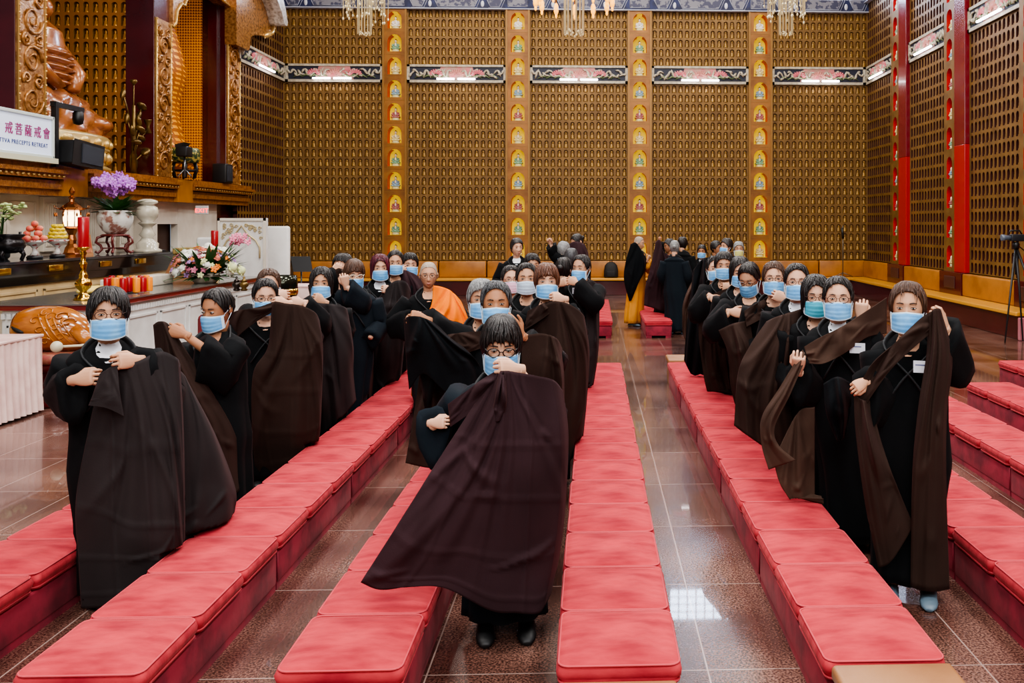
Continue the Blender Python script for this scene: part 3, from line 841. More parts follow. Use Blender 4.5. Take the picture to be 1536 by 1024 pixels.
# bronze lotus spray beside it
bronz = pm('aged bronze', (120, 96, 52), .35, .7, (84, 66, 36), 8)
STAT = root
bz = Vector((-8.75, 17.75, 2.9))
root = empty('bronze_lotus_spray', tuple(bz), 'bronze lotus plant with leaves and seed pods beside the dark red column', 'ornament')
mb = MB(); r_ = random.Random(4)
mb.tube([(bz.x, bz.y, bz.z), (bz.x, bz.y, bz.z + .6), (bz.x + .05, bz.y - .1, bz.z + 1.3)], [.06, .04, .03], 8)
heads = [(-.0, .0, 1.75, 0), (-.1, -.2, 1.5, 1), (.1, .1, 1.3, 2), (.05, .5, .95, 3), (-.05, -.15, 1.05, 1), (.1, .05, .85, 2), (0, .2, 1.15, 1), (.1, -.1, .6, 2), (.1, .25, .45, 2), (-.05, .1, .25, 4), (.1, 0, 1.0, 1), (.1, -.25, .8, 1), (.05, .15, .7, 2)]
for dx, dy, dz, k in heads:
    mb.tube([(bz.x, bz.y, bz.z + dz * .5), (bz.x + dx * .5, bz.y + dy * .6, bz.z + dz * .8), (bz.x + dx, bz.y + dy, bz.z + dz)], .014, 5)
    p = (bz.x + dx, bz.y + dy, bz.z + dz)
    if k == 1: mb.ell(p, (.05, .05, .11), 8, 6, rot=Matrix.Rotation(r_.uniform(-.8, .8), 3, 'X'))
    elif k == 3: mb.lathe([(.03, -.13), (.09, -.12), (.06, 0), (.09, .12), (.1, .14)], p, 10)
    elif k == 4: mb.ell(p, (.05, .14, .22), 8, 6)
    elif k == 2: mb.ell(p, (.09, .12, .05), 10, 6, rot=Matrix.Rotation(r_.uniform(-.8, .8), 3, 'X'))
    else: mb.lathe([(.01, -.06), (.07, .02), (.05, .05)], p, 10)
mb.build('lotus_stems', bronz, root)
# ---- white wall under the ledge, counter, cabinet
mb = MB(); mb.box(-9.2, -9.0, 9, 18.3, 0, 2.42, 0); mb.box(-9.2, -8.72, 18.3, 20.3, 0, 2.42, 0) if False else None
for y in (12.9, 13.95, 15.2, 16.4, 17.6):
    mb.box(-9.0, -8.93, y, y + .38, 1.5, 2.40, 0); mb.box(-8.93, -8.915, y + .05, y + .33, 1.58, 2.3, 0)
    for q in range(4): mb.tube([(-8.91, y + .09 + q * .066, 1.6), (-8.91, y + .09 + q * .066, 2.28)], .014, 5)
for y0, y1 in ((12.0, 12.8), (13.35, 13.88), (14.4, 15.1), (15.66, 16.3), (16.86, 17.5)):
    for (a, b, c_, d_) in ((y0, y1, 2.28, 2.31), (y0, y1, 1.62, 1.65), (y0, y0 + .03, 1.62, 2.31), (y1 - .03, y1, 1.62, 2.31)): mb.box(-9.0, -8.975, a, b, c_, d_)
struct(mb.build('wall_counter', cream, bev=.005))
mb = MB()   # wall with the doorway
mb.box(-8.9, -8.75, 18.3, 18.7, 0, 2.42); mb.box(-8.9, -8.75, 19.6, 21.6, 0, 2.42); mb.box(-8.9, -8.75, 18.7, 19.6, 1.95, 2.42)
mb.box(-9.0, -8.75, 18.25, 18.3, 0, 2.42)
struct(mb.build('wall_doorway', cream, bev=.005))
struct(boxo('door_1', -9.0, -8.95, 18.6, 19.7, 0, 2.0, pm('dark door', (64, 42, 34), .5)))
root = empty('exit_sign', (-8.6, 19.4, 2.12), 'small red exit sign over the dark doorway under the ledge', 'sign')
ex = W(303, 315, 18.9)
MB().rbox(ex.x - .13, ex.x + .13, ex.y - .02, ex.y + .02, ex.z - .09, ex.z + .09, .01).build('housing', pm('exit housing', (190, 190, 190), .4), root)
xf = Matrix.Translation((ex.x - .0, ex.y - .024, ex.z - .05)) @ Matrix.Rotation(PI / 2, 4, 'X')
cu_o = text('EXIT', .12, 0, 0, pm('exit red glow', (255, 50, 50), .4, emit=5, ecol=(255, 40, 40)), root, 'CENTER', .003, xf=xf)
CX = -7.8
mb = MB(); mb.box(-8.88, CX, 9, 18.1, 1.40, 1.44, 0); mb.box(-8.88, CX - .02, 9, 18.05, 1.22, 1.40, 1); mb.box(-8.88, CX - .10, 9, 18.0, 1.1, 1.22, 1)
mb.box(-8.88, CX - .14, 9, 17.95, 0, 1.1, 2)
for y0 in np.arange(9.1, 17.6, 1.1):
    mb.box(CX - .14, CX - .12, y0, y0 + .95, .1, .14, 2); mb.box(CX - .14, CX - .12, y0, y0 + .95, .98, 1.02, 2); mb.box(CX - .14, CX - .12, y0, y0 + .04, .1, 1.02, 2); mb.box(CX - .14, CX - .12, y0 + .91, y0 + .95, .1, 1.02, 2)
root = mb.build('altar_counter', [pm('dark counter top', (44, 46, 52), .12, coat=.5), blackgl, pm('pale maple panel', (206, 182, 138), .4, col2=(190, 164, 120), nscale=3)], bev=.006)
tag(root, 'long glossy black-topped altar counter against the white wall, pale wood panels below', 'altar counter')
mb = MB()
for u in (5, 85, 160, 212):
    y = yat(u, CX); MB().rbox(CX - .02, CX + .0, y - .17, y + .17, 1.27, 1.36, .008).build('brass_plaque', brass, root)
def onc(u, X=-8.2): return Vector((X, yat(u, X), 1.44))
# incense burner
p = onc(14)
root = empty('incense_burner', tuple(p), 'black bronze incense burner at the left end of the altar counter', 'incense burner')
mb = MB(); mb.lathe([(.08, .1), (.16, .13), (.2, .2), (.19, .27), (.15, .31), (.19, .35), (.19, .37), (.15, .37), (.14, .3)], tuple(p), 26)
for k in range(3):
    a = 2 * PI * k / 3 + .5; mb.tube([(p.x + .13 * math.cos(a), p.y + .13 * math.sin(a), p.z + .15), (p.x + .17 * math.cos(a), p.y + .17 * math.sin(a), p.z + .08), (p.x + .14 * math.cos(a), p.y + .14 * math.sin(a), p.z)], [.04, .03, .025], 8)
mb.build('bowl', pm('black bronze', (38, 36, 38), .25, .6), root)
mb = MB()
for s in (-1, 1): mb.tube([(p.x, p.y + s * .19, p.z + .3), (p.x, p.y + s * .25, p.z + .33), (p.x, p.y + s * .24, p.z + .4)], .02, 6)
mb.build('handle', pm('black bronze', (0, 0, 0)), root)
leafm = pm('leaf green', (52, 98, 44), .5, col2=(34, 72, 30), nscale=8); paleleaf = pm('pale green blossom', (186, 206, 140), .6)
def leaf(mb, a, b, w, mat=0, up=(0, 0, 1)):
    a = Vector(a); b = Vector(b); mid = (a + b) / 2 + Vector((0, 0, .12 * (b - a).length)); d = (b - a).normalized(); s = d.cross(Vector(up)); s = s.normalized() if s.length > .01 else Vector((1, 0, 0))
    P = []
    for t, ww in ((0, .1), (.25, .8), (.5, 1), (.75, .75), (1, .05)):
        c_ = a * (1 - t) ** 2 + 2 * mid * t * (1 - t) + b * t * t
        P.append([tuple(c_ - s * w * ww), tuple(c_ - Vector((0, 0, w * .25 * ww))), tuple(c_ + s * w * ww)])
    mb.grid(P, mat, True)
p2 = onc(3, -8.6)
root = empty('potted_orchid', tuple(p2), 'pale green flowering plant behind the black incense burner', 'plant')
mb = MB(); mb.lathe([(.07, 0), (.1, .03), (.12, .3), (.1, .3)], tuple(p2), 16); mb.build('pot', pm('dark pot', (40, 44, 44), .3), root)
mb = MB(); fl = MB(); r_ = random.Random(3)
for k in range(12):
    a = r_.uniform(0, 6.3); q = (p2.x + .2 * math.cos(a), p2.y + .28 * math.sin(a), p2.z + r_.uniform(.5, .8)); mb.tube([(p2.x, p2.y, p2.z + .3), (p2.x + .03 * math.cos(a), p2.y + .03 * math.sin(a), q[2] - .1), q], .006, 4)
    for j in range(7): fl.ell((q[0] + r_.uniform(-.08, .08), q[1] + r_.uniform(-.1, .1), q[2] + r_.uniform(-.04, .04)), (.03, .04, .018), 6, 4)
mb.build('stem', leafm, root); fl.build('blossoms', paleleaf, root)
# fruit stands
def footed(p, lab, name):
    root = empty(name, tuple(p), lab, 'fruit stand')
    mb = MB(); mb.lathe([(.10, 0), (.11, .02), (.09, .05)], tuple(p), 20); mb.build('foot', blackm, root)
    mb = MB(); mb.lathe([(.07, .05), (.035, .1), (.03, .15), (.05, .18), (.14, .24), (.16, .27), (.13, .26), (.03, .2)], tuple(p), 24); mb.build('dish', pm('painted porcelain', (200, 196, 190), .3, col2=(150, 60, 60), nscale=16, nlo=.55, nhi=.6), root)
    return root
p = onc(52); footed(p, 'footed porcelain dish under the peach pyramid on the altar counter', 'fruit_stand')
peach = pm('blushing peach', (226, 150, 110), .5, col2=(206, 84, 76), nscale=7)
root0 = None; lv = [(8, .125), (6, .095), (4, .065), (1, 0)]; z = .30; num = 0
for n_, r in lv:
    for k in range(n_):
        a = 2 * PI * k / n_ + num; c = (p.x + r * math.cos(a), p.y + r * math.sin(a), p.z + z)
        if root0 is None:
            o = MB().ell((0, 0, 0), (.048, .048, .046), 12, 8).build('peach', peach, loc=(0, 0, 0)); root0 = o
        else: o = root0.copy(); COL.objects.link(o)
        o.location = c; tag(o, 'one of the peaches piled in a pyramid on the altar counter', 'peach', 'peaches in the pyramid'); num += 1
    z += .072
p = onc(86); footed(p, 'footed porcelain dish under the yellow fruit on the altar counter', 'fruit_stand')
ban = pm('banana yellow', (232, 206, 46), .5, col2=(210, 180, 30), nscale=9)
root0 = None
for lvl in range(4):
    for k in range(7):
        a = 2 * PI * k / 7 + lvl * .4; r = .12 - lvl * .02; R0 = .05
        pts = [(p.x + r * math.cos(a + t), p.y + r * math.sin(a + t), p.z + .30 + lvl * .055 + .02 * math.cos(t * 3)) for t in (-.6, -.3, 0, .3, .6)]
        o = MB().tube(pts, [.012, .024, .027, .024, .01], 7).build('banana', ban)
        tag(o, 'one of the bananas heaped on the right-hand fruit dish', 'banana', 'bananas heaped on the dish')
# glowing lantern
p = onc(108)
root = empty('altar_lantern', tuple(p), 'tall copper altar lantern glowing on the counter beside the yellow fruit', 'lantern')
cop = pm('polished copper', (150, 92, 52), .22, .9)
mb = MB(); mb.lathe([(.17, 0), (.17, .03), (.12, .06), (.1, .14), (.06, .2), (.07, .26), (.05, .34), (.09, .42), (.13, .44), (.1, .47)], tuple(p), 8, smooth=False); mb.build('base', cop, root)
mb = MB(); mb.lathe([(.10, .48), (.13, .56), (.13, .64), (.10, .71)], tuple(p), 8, smooth=False); mb.build('glass', pm('lantern glow', (255, 236, 200), .3, emit=6, ecol=(255, 226, 180)), root)
mb = MB(); mb.lathe([(.1, .71), (.18, .73), (.16, .77), (.1, .82), (.04, .86), (.035, .9), (.055, .93), (.02, .96), (.04, 1.0), (.045, 1.03), (.01, 1.1)], tuple(p), 8, smooth=False)
for k in range(8):
    a = 2 * PI * k / 8; mb.tube([(p.x + .125 * math.cos(a), p.y + .125 * math.sin(a), p.z + .48), (p.x + .125 * math.cos(a), p.y + .125 * math.sin(a), p.z + .71)], .01, 4)
    mb.tube([(p.x + .15 * math.cos(a), p.y + .15 * math.sin(a), p.z + .75), (p.x + .24 * math.cos(a), p.y + .24 * math.sin(a), p.z + .76), (p.x + .25 * math.cos(a), p.y + .25 * math.sin(a), p.z + .8)], .008, 4)
    mb.ell((p.x + .24 * math.cos(a), p.y + .24 * math.sin(a), p.z + .66), (.018, .018, .035), 6, 5)
mb.build('roof', cop, root)
# small framed tablet
p = onc(131)
root = empty('framed_tablet', tuple(p), 'small tilted wooden picture frame with red centre behind the gold candlestick', 'frame')
xf = Matrix.Translation(p + Vector((0, 0, .0))) @ Matrix.Rotation(.25, 4, 'Y')
def FR(a, b, c_): q = p + Vector((c_ - .1 * b, a, b)); return tuple(q)
mb = MB(); mb.prism([(-.13, 0), (.13, 0), (.10, .34), (-.16, .34)], FR, 0, .03, 0); mb.build('frame', pm('tablet wood', (170, 120, 80), .4), root)
mb = MB(); mb.prism([(-.09, .05), (.09, .05), (.07, .29), (-.12, .29)], FR, .03, .036, 0); mb.build('picture', pm('tablet red', (166, 60, 50), .5, col2=(200, 150, 110), nscale=9), root)
# orchid in painted pot on carved stand
p = onc(173, -8.15)
red_w = pm('dark red carved wood', (96, 30, 28), .3, coat=.3)
root = empty('plant_stand', tuple(p), 'dark red carved wooden plant stand with scrolled legs', 'stand')
mb = MB(); mb.lathe([(.2, .30), (.23, .32), (.2, .34)], tuple(p), 20)
for k in range(5):
    a = 2 * PI * k / 5; ca, sa = math.cos(a), math.sin(a)
    mb.tube([(p.x + r * ca, p.y + r * sa, p.z + z) for r, z in ((.17, .31), (.27, .28), (.29, .2), (.22, .15), (.2, .08), (.26, .02), (.3, .05))], .022, 6)
    mb.tube([(p.x, p.y, p.z + .1), (p.x + .21 * ca, p.y + .21 * sa, p.z + .1)], .012, 5)
mb.build('stand_body', red_w, root)
root = empty('potted_orchid', (p.x, p.y, p.z + .34), 'large purple orchid in a blue and brown painted pot on a carved stand', 'plant')
q = Vector((p.x, p.y, p.z + .34))
mb = MB(); mb.lathe([(.13, 0), (.2, .06), (.27, .2), (.28, .3), (.24, .37), (.26, .4), (.22, .4), (.2, .3)], tuple(q), 28); mb.build('pot', pm('painted pot', (214, 214, 210), .25, col2=(140, 100, 90), nscale=6, nlo=.5, nhi=.6), root)
r_ = random.Random(8); mb = MB()
for k in range(60):
    a = r_.uniform(0, 6.3); L = r_.uniform(.25, .5); leaf(mb, (q.x, q.y, q.z + .36), (q.x + L * math.cos(a), q.y + L * math.sin(a), q.z + .36 + r_.uniform(-.08, .32)), .055)
mb.build('leaves', leafm, root)
orm = pm('orchid purple', (176, 92, 204), .6, col2=(206, 140, 226), nscale=10); mb = MB(); st = MB()
for k in range(9):
    a = r_.uniform(0, 6.3); top = (q.x + r_.uniform(-.15, .15), q.y + r_.uniform(-.35, .35), q.z + r_.uniform(.75, 1.0)); st.tube([(q.x, q.y, q.z + .38), (q.x + .05 * math.cos(a), q.y + .05 * math.sin(a), q.z + .7), top], .007, 4)
def blossom(mb, c, s, m=0, n=5, ax=None):
    ax = ax or Vector((r_.uniform(.2, 1), r_.uniform(-1, .2), r_.uniform(-.4, .6))).normalized(); a = ax.orthogonal().normalized(); b = ax.cross(a)
    for j in range(n):
        t = 2 * PI * j / n; d = a * math.cos(t) + b * math.sin(t); e = ax.cross(d)
        rot = Matrix((d, e, ax)).transposed(); mb.ell(Vector(c) + d * s * .55, (s * .55, s * .38, s * .12), 7, 4, m, rot=rot)
    mb.ell(Vector(c) + ax * s * .15, s * .18, 5, 4, m)
for k in range(130):
    a = r_.uniform(0, 6.3); rr = r_.random() ** .5
    blossom(mb, (q.x + .17 * rr * math.cos(a), q.y + .58 * rr * math.sin(a), q.z + .86 + .19 * math.cos(rr * 1.5) * r_.uniform(-1, 1)), .075)
st.build('stem', leafm, root); mb.build('blossoms', orm, root)
# marble lantern-vase
p = onc(221, -8.1)
root = empty('marble_vase', tuple(p), 'tall pale marble baluster vase with a round body on the altar counter', 'vase')
mb = MB(); mb.lathe([(a, b * .88) for a, b in ((.24, 0), (.24, .05), (.18, .08), (.19, .18), (.12, .25), (.09, .3), (.14, .36), (.09, .44), (.08, .52), (.14, .58), (.16, .6), (.1, .63), (.17, .72), (.19, .82), (.17, .92), (.1, .98), (.18, 1.02), (.17, 1.06), (.08, 1.1))], tuple(p), 28)
mb.build('vase_body', pm('veined marble', (206, 200, 182), .2, col2=(170, 164, 146), nscale=4, coat=.4), root)
MB().rbox(p.x - .04, p.x + .04, yat(243, -8.1) - .08, yat(243, -8.1) + .08, 1.44, 1.47, .01).build('dish', blackm, root)

# ---- white offering altar in front
oak = pm('altar top grey', (96, 96, 92), .2, coat=.3); redtrim = pm('dark red trim', (112, 30, 30), .3, coat=.3)
fx0, fx1, fy, ty = -7.0, -6.03, 11.1, 16.9
poly = [(fx0, fy), (fx1, fy), (fx1, ty), (-7.3, ty), (-7.3, fy + .3)]
mb = MB()
mb.prism(poly, lambda a, b, c: (a, b, c), 0, .93, 0)
# panels + dentils on the two visible faces
for x0 in np.arange(fx0 + .06, fx1 - .2, .47):
    for (a, b, c_, d_) in ((x0, x0 + .4, .72, .75), (x0, x0 + .4, .12, .15), (x0, x0 + .03, .12, .75), (x0 + .37, x0 + .4, .12, .75)): mb.box(a, b, fy - .02, fy, c_, d_, 0)
for y0 in np.arange(fy + .06, ty - .8, .9):
    for (a, b, c_, d_) in ((y0, y0 + .8, .72, .75), (y0, y0 + .8, .12, .15), (y0, y0 + .03, .12, .75), (y0 + .77, y0 + .8, .12, .75)): mb.box(fx1, fx1 + .02, a, b, c_, d_, 0)
for x0 in np.arange(fx0, fx1, .07): mb.box(x0, x0 + .045, fy - .03, fy, .82, .89, 0)
for y0 in np.arange(fy, ty, .07): mb.box(fx1, fx1 + .03, y0, y0 + .045, .82, .89, 0)
root = mb.build('offering_altar', [whitest], bev=.003)
tag(root, 'long white panelled offering altar with dark red edged top', 'altar')
ex_ = [(fx0 - .05, fy - .05), (fx1 + .05, fy - .05), (fx1 + .05, ty + .05), (-7.35, ty + .05), (-7.35, fy + .28)]
MB().prism(ex_, lambda a, b, c: (a, b, c), .93, .985).build('red_edge', redtrim, root, bev=.012)
MB().prism([(a * .995 - .03, b + (.02 if b < 12 else -.02)) for a, b in ex_], lambda a, b, c: (a, b, c), .985, 1.0).build('top_slab', oak, root)
mb = MB(); mb.box(-7.76, -6.75, 10.3, 11.02, 0, .50, 0); mb.box(-7.76, -6.72, 10.27, 11.02, .50, .56, 1); mb.box(-7.76, -6.75, 10.3, 11.02, .56, .565, 2)
tag(mb.build('altar_step', [whitest, redtrim, oak], bev=.006), 'low white plinth with dark red edge behind the wooden fish drum', 'plinth')
AZ = 1.0
def ona(u, v):
    return floor_at(u, v, AZ)
# gold candlestick with red candle
def candlestick(p, s, lab):
    root = empty('candlestick', tuple(p), lab, 'candlestick')
    mb = MB(); mb.lathe([(a * s, b * s) for a, b in ((.12, 0), (.12, .02), (.09, .05), (.05, .09), (.04, .12), (.09, .17), (.105, .22), (.09, .27), (.05, .3), (.06, .33), (.045, .36), (.03, .4), (.045, .47), (.05, .5), (.03, .53), (.028, .6), (.045, .64), (.03, .67), (.075, .7), (.08, .72), (.05, .72))], tuple(p), 22)
    mb.build('stem', brass, root)
    return root
redc = pm('red candle wax', (160, 24, 34), .3, coat=.3, sub=.05); orc = pm('orange candle wax', (238, 140, 30), .35, sub=.05); flame = pm('flame', (255, 214, 120), .3, emit=8, ecol=(255, 200, 100))
def candle(p, r, hgt, m, lab, grp=None):
    o = MB().lathe([(r * .96, 0), (r, .01), (r, hgt - .01), (r * .9, hgt), (r * .6, hgt - .015)], tuple(p), 16)
    root = o.build('pillar_candle', m, loc=tuple(p)); tag(root, lab, 'candle', grp)
    MB().tube([(p[0], p[1], p[2] + hgt - .015), (p[0], p[1], p[2] + hgt + .015)], .002, 4).build('wick', blackm, root)
    return root
p = ona(125, 450); candlestick(p, .92, 'tall gold candlestick on the near corner of the white altar'); q = p + Vector((0, 0, .66))
candle(q, .065, .38, redc, 'thick dark red candle on the near gold candlestick')
p = ona(322, 418); candlestick(p, .75, 'gold candlestick behind the flower arrangement'); q = p + Vector((0, 0, .54))
candle(q, .06, .30, redc, 'dark red candle on the far gold candlestick behind the flowers')
# tray of pillar candles
pt0 = ona(160, 441); 
root = None
yy0, yy1 = 12.0, 13.9
cl = [(163, 440, redc), (175, 440, orc), (187, 441, redc), (196, 439, redc), (207, 440, orc), (217, 439, redc), (226, 438, orc), (170, 436, redc), (182, 436, orc), (201, 436, orc), (213, 436, redc), (222, 435, orc)]
for k, (u, v, m) in enumerate(cl):
    p = ona(u, v + .5); p.z = 1.02; p.x -= .02
    candle(p, .045 if k < 7 else .04, .20, m, '%s pillar candle, %s from the left in the %s row on the altar tray' % ('red' if m is redc else 'orange', ordn[k if k < 7 else k - 7], 'front' if k < 7 else 'rear'))
a_ = ona(152, 443); b_ = ona(236, 439)
tag(MB().rbox(a_.x - .30, a_.x + .22, a_.y - .1, b_.y + .1, 1.0, 1.018, .008).build('candle_tray', blackm), 'black tray under the rows of red and orange candles', 'tray')
w0 = ona(172, 437); w1 = ona(250, 428)
root = empty('white_box', (-6.75, 14.0, 1.0), 'long cream box with raised edge behind the pillar candles', 'box')
mb = MB(); mb.rbox(-6.98, -6.72, 13.2, 14.9, 1.0, 1.16, .015); mb.build('box_body', cream, root)
tag(MB().ell((-6.75, 12.6, 1.06), (.12, .35, .06), 14, 8).build('yellow_cloth', pm('yellow cloth', (226, 200, 110), .8)), 'folded yellow cloth on the altar behind the gold candlestick', 'cloth')
bk = ona(250, 405)
root = empty('book_stand', (-7.2, 16.3, 1.0), 'brown wooden book stand draped with brocade beyond the candles', 'book stand')
mb = MB(); mb.prism([(0, 0), (.5, 0), (.5, .45), (.4, .5)], lambda a, b, c: (-7.4 + c, 16.0 + a * 1.3, 1.0 + b), 0, .5); mb.build('slope', pm('stand wood', (120, 80, 50), .5), root)
mb = MB(); mb.box(-7.42, -6.88, 16.4, 16.95, 1.42, 1.53); mb.build('brocade', pm('brown brocade', (120, 100, 60), .6, col2=(170, 150, 90), nscale=20), root, bev=.02)
# flower arrangement
fc = ona(308, 424); fc.z = 1.0
root = empty('flower_arrangement', tuple(fc), 'large mixed flower arrangement of pink, white and purple blooms on the altar', 'flowers')
r_ = random.Random(21)
cols = [pm('white bloom', (226, 226, 216), .6), pm('pink bloom', (222, 130, 160), .6), pm('purple bloom', (170, 130, 190), .6), pm('peach bloom', (206, 116, 96), .6), pm('orange bloom', (214, 120, 40), .6), pm('cream green bloom', (206, 214, 160), .6)]
lf = MB(); mbs = [MB() for _ in cols]
for k in range(150):
    a = r_.uniform(0, 6.3); L = r_.uniform(.35, .72); e = r_.uniform(-.1, .75)
    leaf(lf, (fc.x + .1 * math.cos(a), fc.y + .1 * math.sin(a), 1.1), (fc.x + L * math.cos(a), fc.y + L * math.sin(a), 1.05 + max(.0, e * .8)), .035)
for k in range(150):
    a = r_.uniform(0, 6.3); el = r_.uniform(.05, 1.4); R_ = r_.uniform(.38, .56)
    x = fc.x + R_ * math.cos(a) * math.cos(el) * 1.05; y = fc.y + R_ * math.sin(a) * math.cos(el) * 1.05; z = 1.12 + R_ * math.sin(el) * .85
    ci_ = r_.choice([0, 0, 1, 1, 2, 3, 4, 5]); s = r_.choice([.04, .05, .06, .09 if ci_ in (0, 5) else .06])
    d = Vector((x - fc.x, y - fc.y, z - 1.05)).normalized()
    if ci_ in (0, 5, 3) and s > .055: 
        mbs[ci_].ell((x, y, z), s * .8, 10, 7); blossom(mbs[ci_], (x, y, z), s * 1.1, 0, 7, d)
    else: blossom(mbs[ci_], (x, y, z), s, 0, 5, d)
for k in range(14): blossom(mbs[1], (fc.x + r_.uniform(.1, .35) + .2, fc.y + r_.uniform(.1, .5), 1.62 + r_.uniform(0, .14)), .06)
lf.tube([(fc.x, fc.y, 1.2), (fc.x + .3, fc.y + .2, 1.5), (fc.x + .35, fc.y + .3, 1.68)], .008, 4)
lf.build('foliage', leafm, root)
for m_, b_ in zip(cols, mbs):
    if b_.v: b_.build(m_.name.replace(' ', '_') + 's', m_, root)['kind'] = 'stuff'
MB().lathe([(.16, 0), (.2, .04), (.22, .16), (.18, .16)], tuple(fc), 20).build('vase', cream, root)
# carved white lectern screens
a_ = W(327, 336, 17.2); b_ = W(398, 336, 17.2); yl = a_.y
xa, xb = a_.x, b_.x; ztop = H + (V0 - 327) / F * 17.2
root = empty('carved_screen', ((xa + xb) / 2, yl, 0), 'white upright screen with gilt scrollwork around a pointed arch', 'screen')
mb = MB(); mb.box(xa, xb, yl, yl + .12, 0, ztop); mb.build('panel', whitest, root, bev=.01)
mb = MB(); w_ = xb - xa
for (q0, q1, z0, z1) in ((0, 1, ztop - .05, ztop), (0, .05, .8, ztop), (.95, 1, .8, ztop)): mb.box(xa + q0 * w_, xa + q1 * w_, yl - .03, yl, z0, z1)
mb.build('edge_moulding', cream, root)
mb = MB(); archp = [(.12, -.75), (.12, -.55), (.2, -.42), (.35, -.32), (.5, -.14), (.65, -.32), (.8, -.42), (.88, -.55), (.88, -.75)]
mb.tube([(xa + t * w_, yl - .03, ztop + z) for t, z in archp], .016, 6)
for sgn in (0, 1):
    for k in range(14):
        t = r_.uniform(.1, .42); z = -.12 - r_.random() * max(.05, (.42 - t) * 1.0); t = t if sgn == 0 else 1 - t
        mb.tube([(xa + t * w_ + .035 * math.cos(i * .8) * (1 - i / 10), yl - .02, ztop + z + .035 * math.sin(i * .8) * (1 - i / 10)) for i in range(9)], .009, 4)
mb.build('scrollwork', pm('pale gilt scroll', (196, 180, 140), .4, .3), root)
a2 = W(398, 336, 18.2); b2 = W(433, 336, 18.2); z2 = H + (V0 - 339) / F * 18.2
tag(MB().rbox(a2.x, b2.x, a2.y, a2.y + .12, 0, z2, .05).build('side_screen', whitest), 'plain white rounded side screen right of the carved screen', 'screen')
a3 = W(290, 336, 17.8); z3 = H + (V0 - 356) / F * 17.8
tag(MB().rbox(a3.x, xa + .02, a3.y + .1, a3.y + .2, 0, z3, .05).build('side_screen', whitest), 'low white rounded side screen left of the carved screen', 'screen')
# wooden fish drum on stand
fk = Vector((W(88, 500, 10.0).x, W(88, 500, 10.0).y, 0))
root = empty('fish_drum_stand', tuple(fk), 'round dark red lacquered stand with cushion under the wooden fish drum', 'stand')
mb = MB(); mb.lathe([(.36, 0), (.38, .04), (.3, .08), (.27, .14), (.34, .18), (.36, .22), (.31, .26), (.28, .34), (.34, .38), (.37, .42), (.33, .46)], tuple(fk), 30); mb.build('stand_body', pm('glossy red lacquer', (84, 18, 22), .12, coat=.6), root)
mb = MB(); mb.lathe([(.34, .46), (.38, .5), (.36, .55), (.2, .57)], tuple(fk), 28); mb.build('cushion', pm('brocade cushion', (150, 70, 64), .6, col2=(170, 120, 90), nscale=14), root)
ff_ = Vector((W(88, 493, 10.0).x, W(88, 493, 10.0).y, H + (V0 - 494) / F * 10.0))
woodf = pm('varnished fish drum wood', (176, 108, 44), .16, col2=(138, 76, 28), nscale=3, coat=.5, stretch=(1, 1, 3))
root = empty('wooden_fish_drum', (ff_.x, ff_.y, .57), 'large varnished wooden fish drum with a slit mouth and carved scales', 'fish drum')
mb = MB(); rings = []
for i in range(25):
    t = i / 24; x = -.40 + .80 * t
    rz = .26 * math.sin(math.acos(max(-1, min(1, (2 * t - .86) / 1.14)))) ** .8 if t < .995 else .01
    rz = max(.02, .265 * (1 - abs((t - .4) / .62) ** 2.4) ** .6 if abs((t - .4) / .62) < 1 else .05)
    rings.append([(ff_.x + x, ff_.y + rz * 1.0 * math.cos(a), ff_.z - .02 * t + rz * math.sin(a) * (1.0 if math.sin(a) > 0 else .9) - .10 * max(0, t - .55)) for a in [2 * PI * k / 28 for k in range(28)]])
mb.loft(rings, 0, True, True)
mb.tube([(ff_.x + .26, ff_.y - .16, ff_.z + .02), (ff_.x + .38, ff_.y - .18, ff_.z - .08), (ff_.x + .44, ff_.y - .15, ff_.z - .15), (ff_.x + .40, ff_.y - .1, ff_.z - .2)], [.07, .07, .05, .02], 10)
mb.build('body', woodf, root)
mb = MB(); r2 = random.Random(5)
def onfish(x, z):  # front surface of the drum
    t = (x + .4) / .8; q = abs((t - .4) / .62); rz = .265 * (1 - min(.99, q) ** 2.4) ** .6; zz = max(-.98, min(.98, (z + .02 * t) / max(rz, .05)))
    return (ff_.x + x, ff_.y - rz * math.sqrt(1 - zz * zz) - .004, ff_.z + z)
for s0 in ((-.12, .12), (-.05, .02), (.02, .16), (.1, .05), (.16, -.05), (0, -.1), (.12, .16), (.2, .1), (-.05, .2)):
    mb.tube([onfish(s0[0] + .07 * math.cos(i * .5) * (1 - i / 15), s0[1] + .05 * math.sin(i * .5) * (1 - i / 15)) for i in range(13)], .010, 5)
for k in range(4): mb.tube([onfish(-.1 + .08 * k + .03 * i, .18 - .045 * i - .02 * k) for i in range(8)], .012, 5)
mb.build('relief_carving', woodf, root)
mb = MB(); mb.tube([onfish(-.37 + .03 * i, .055 - .018 * i + .004 * i * i * .3) for i in range(6)], [.008, .016, .022, .024, .02, .01], 6)
mb.build('mouth_slit', pm('slit black', (12, 8, 6), .7), root)
bl = floor_at(85, 520, .62) if False else W(85, 520, 9.55)
root = empty('fish_drum_mallet', tuple(bl), 'fish drum mallet with a pale round head resting below the drum', 'mallet')
MB().ell(tuple(bl), .06, 16, 12).build('mallet_head', pm('bone white', (196, 188, 160), .35), root)
MB().tube([tuple(bl), (bl.x + .15, bl.y + .16, bl.z - .01), (bl.x + .32, bl.y + .28, bl.z + .01)], .014, 8).build('handle', pm('bone white', (0, 0, 0)), root)
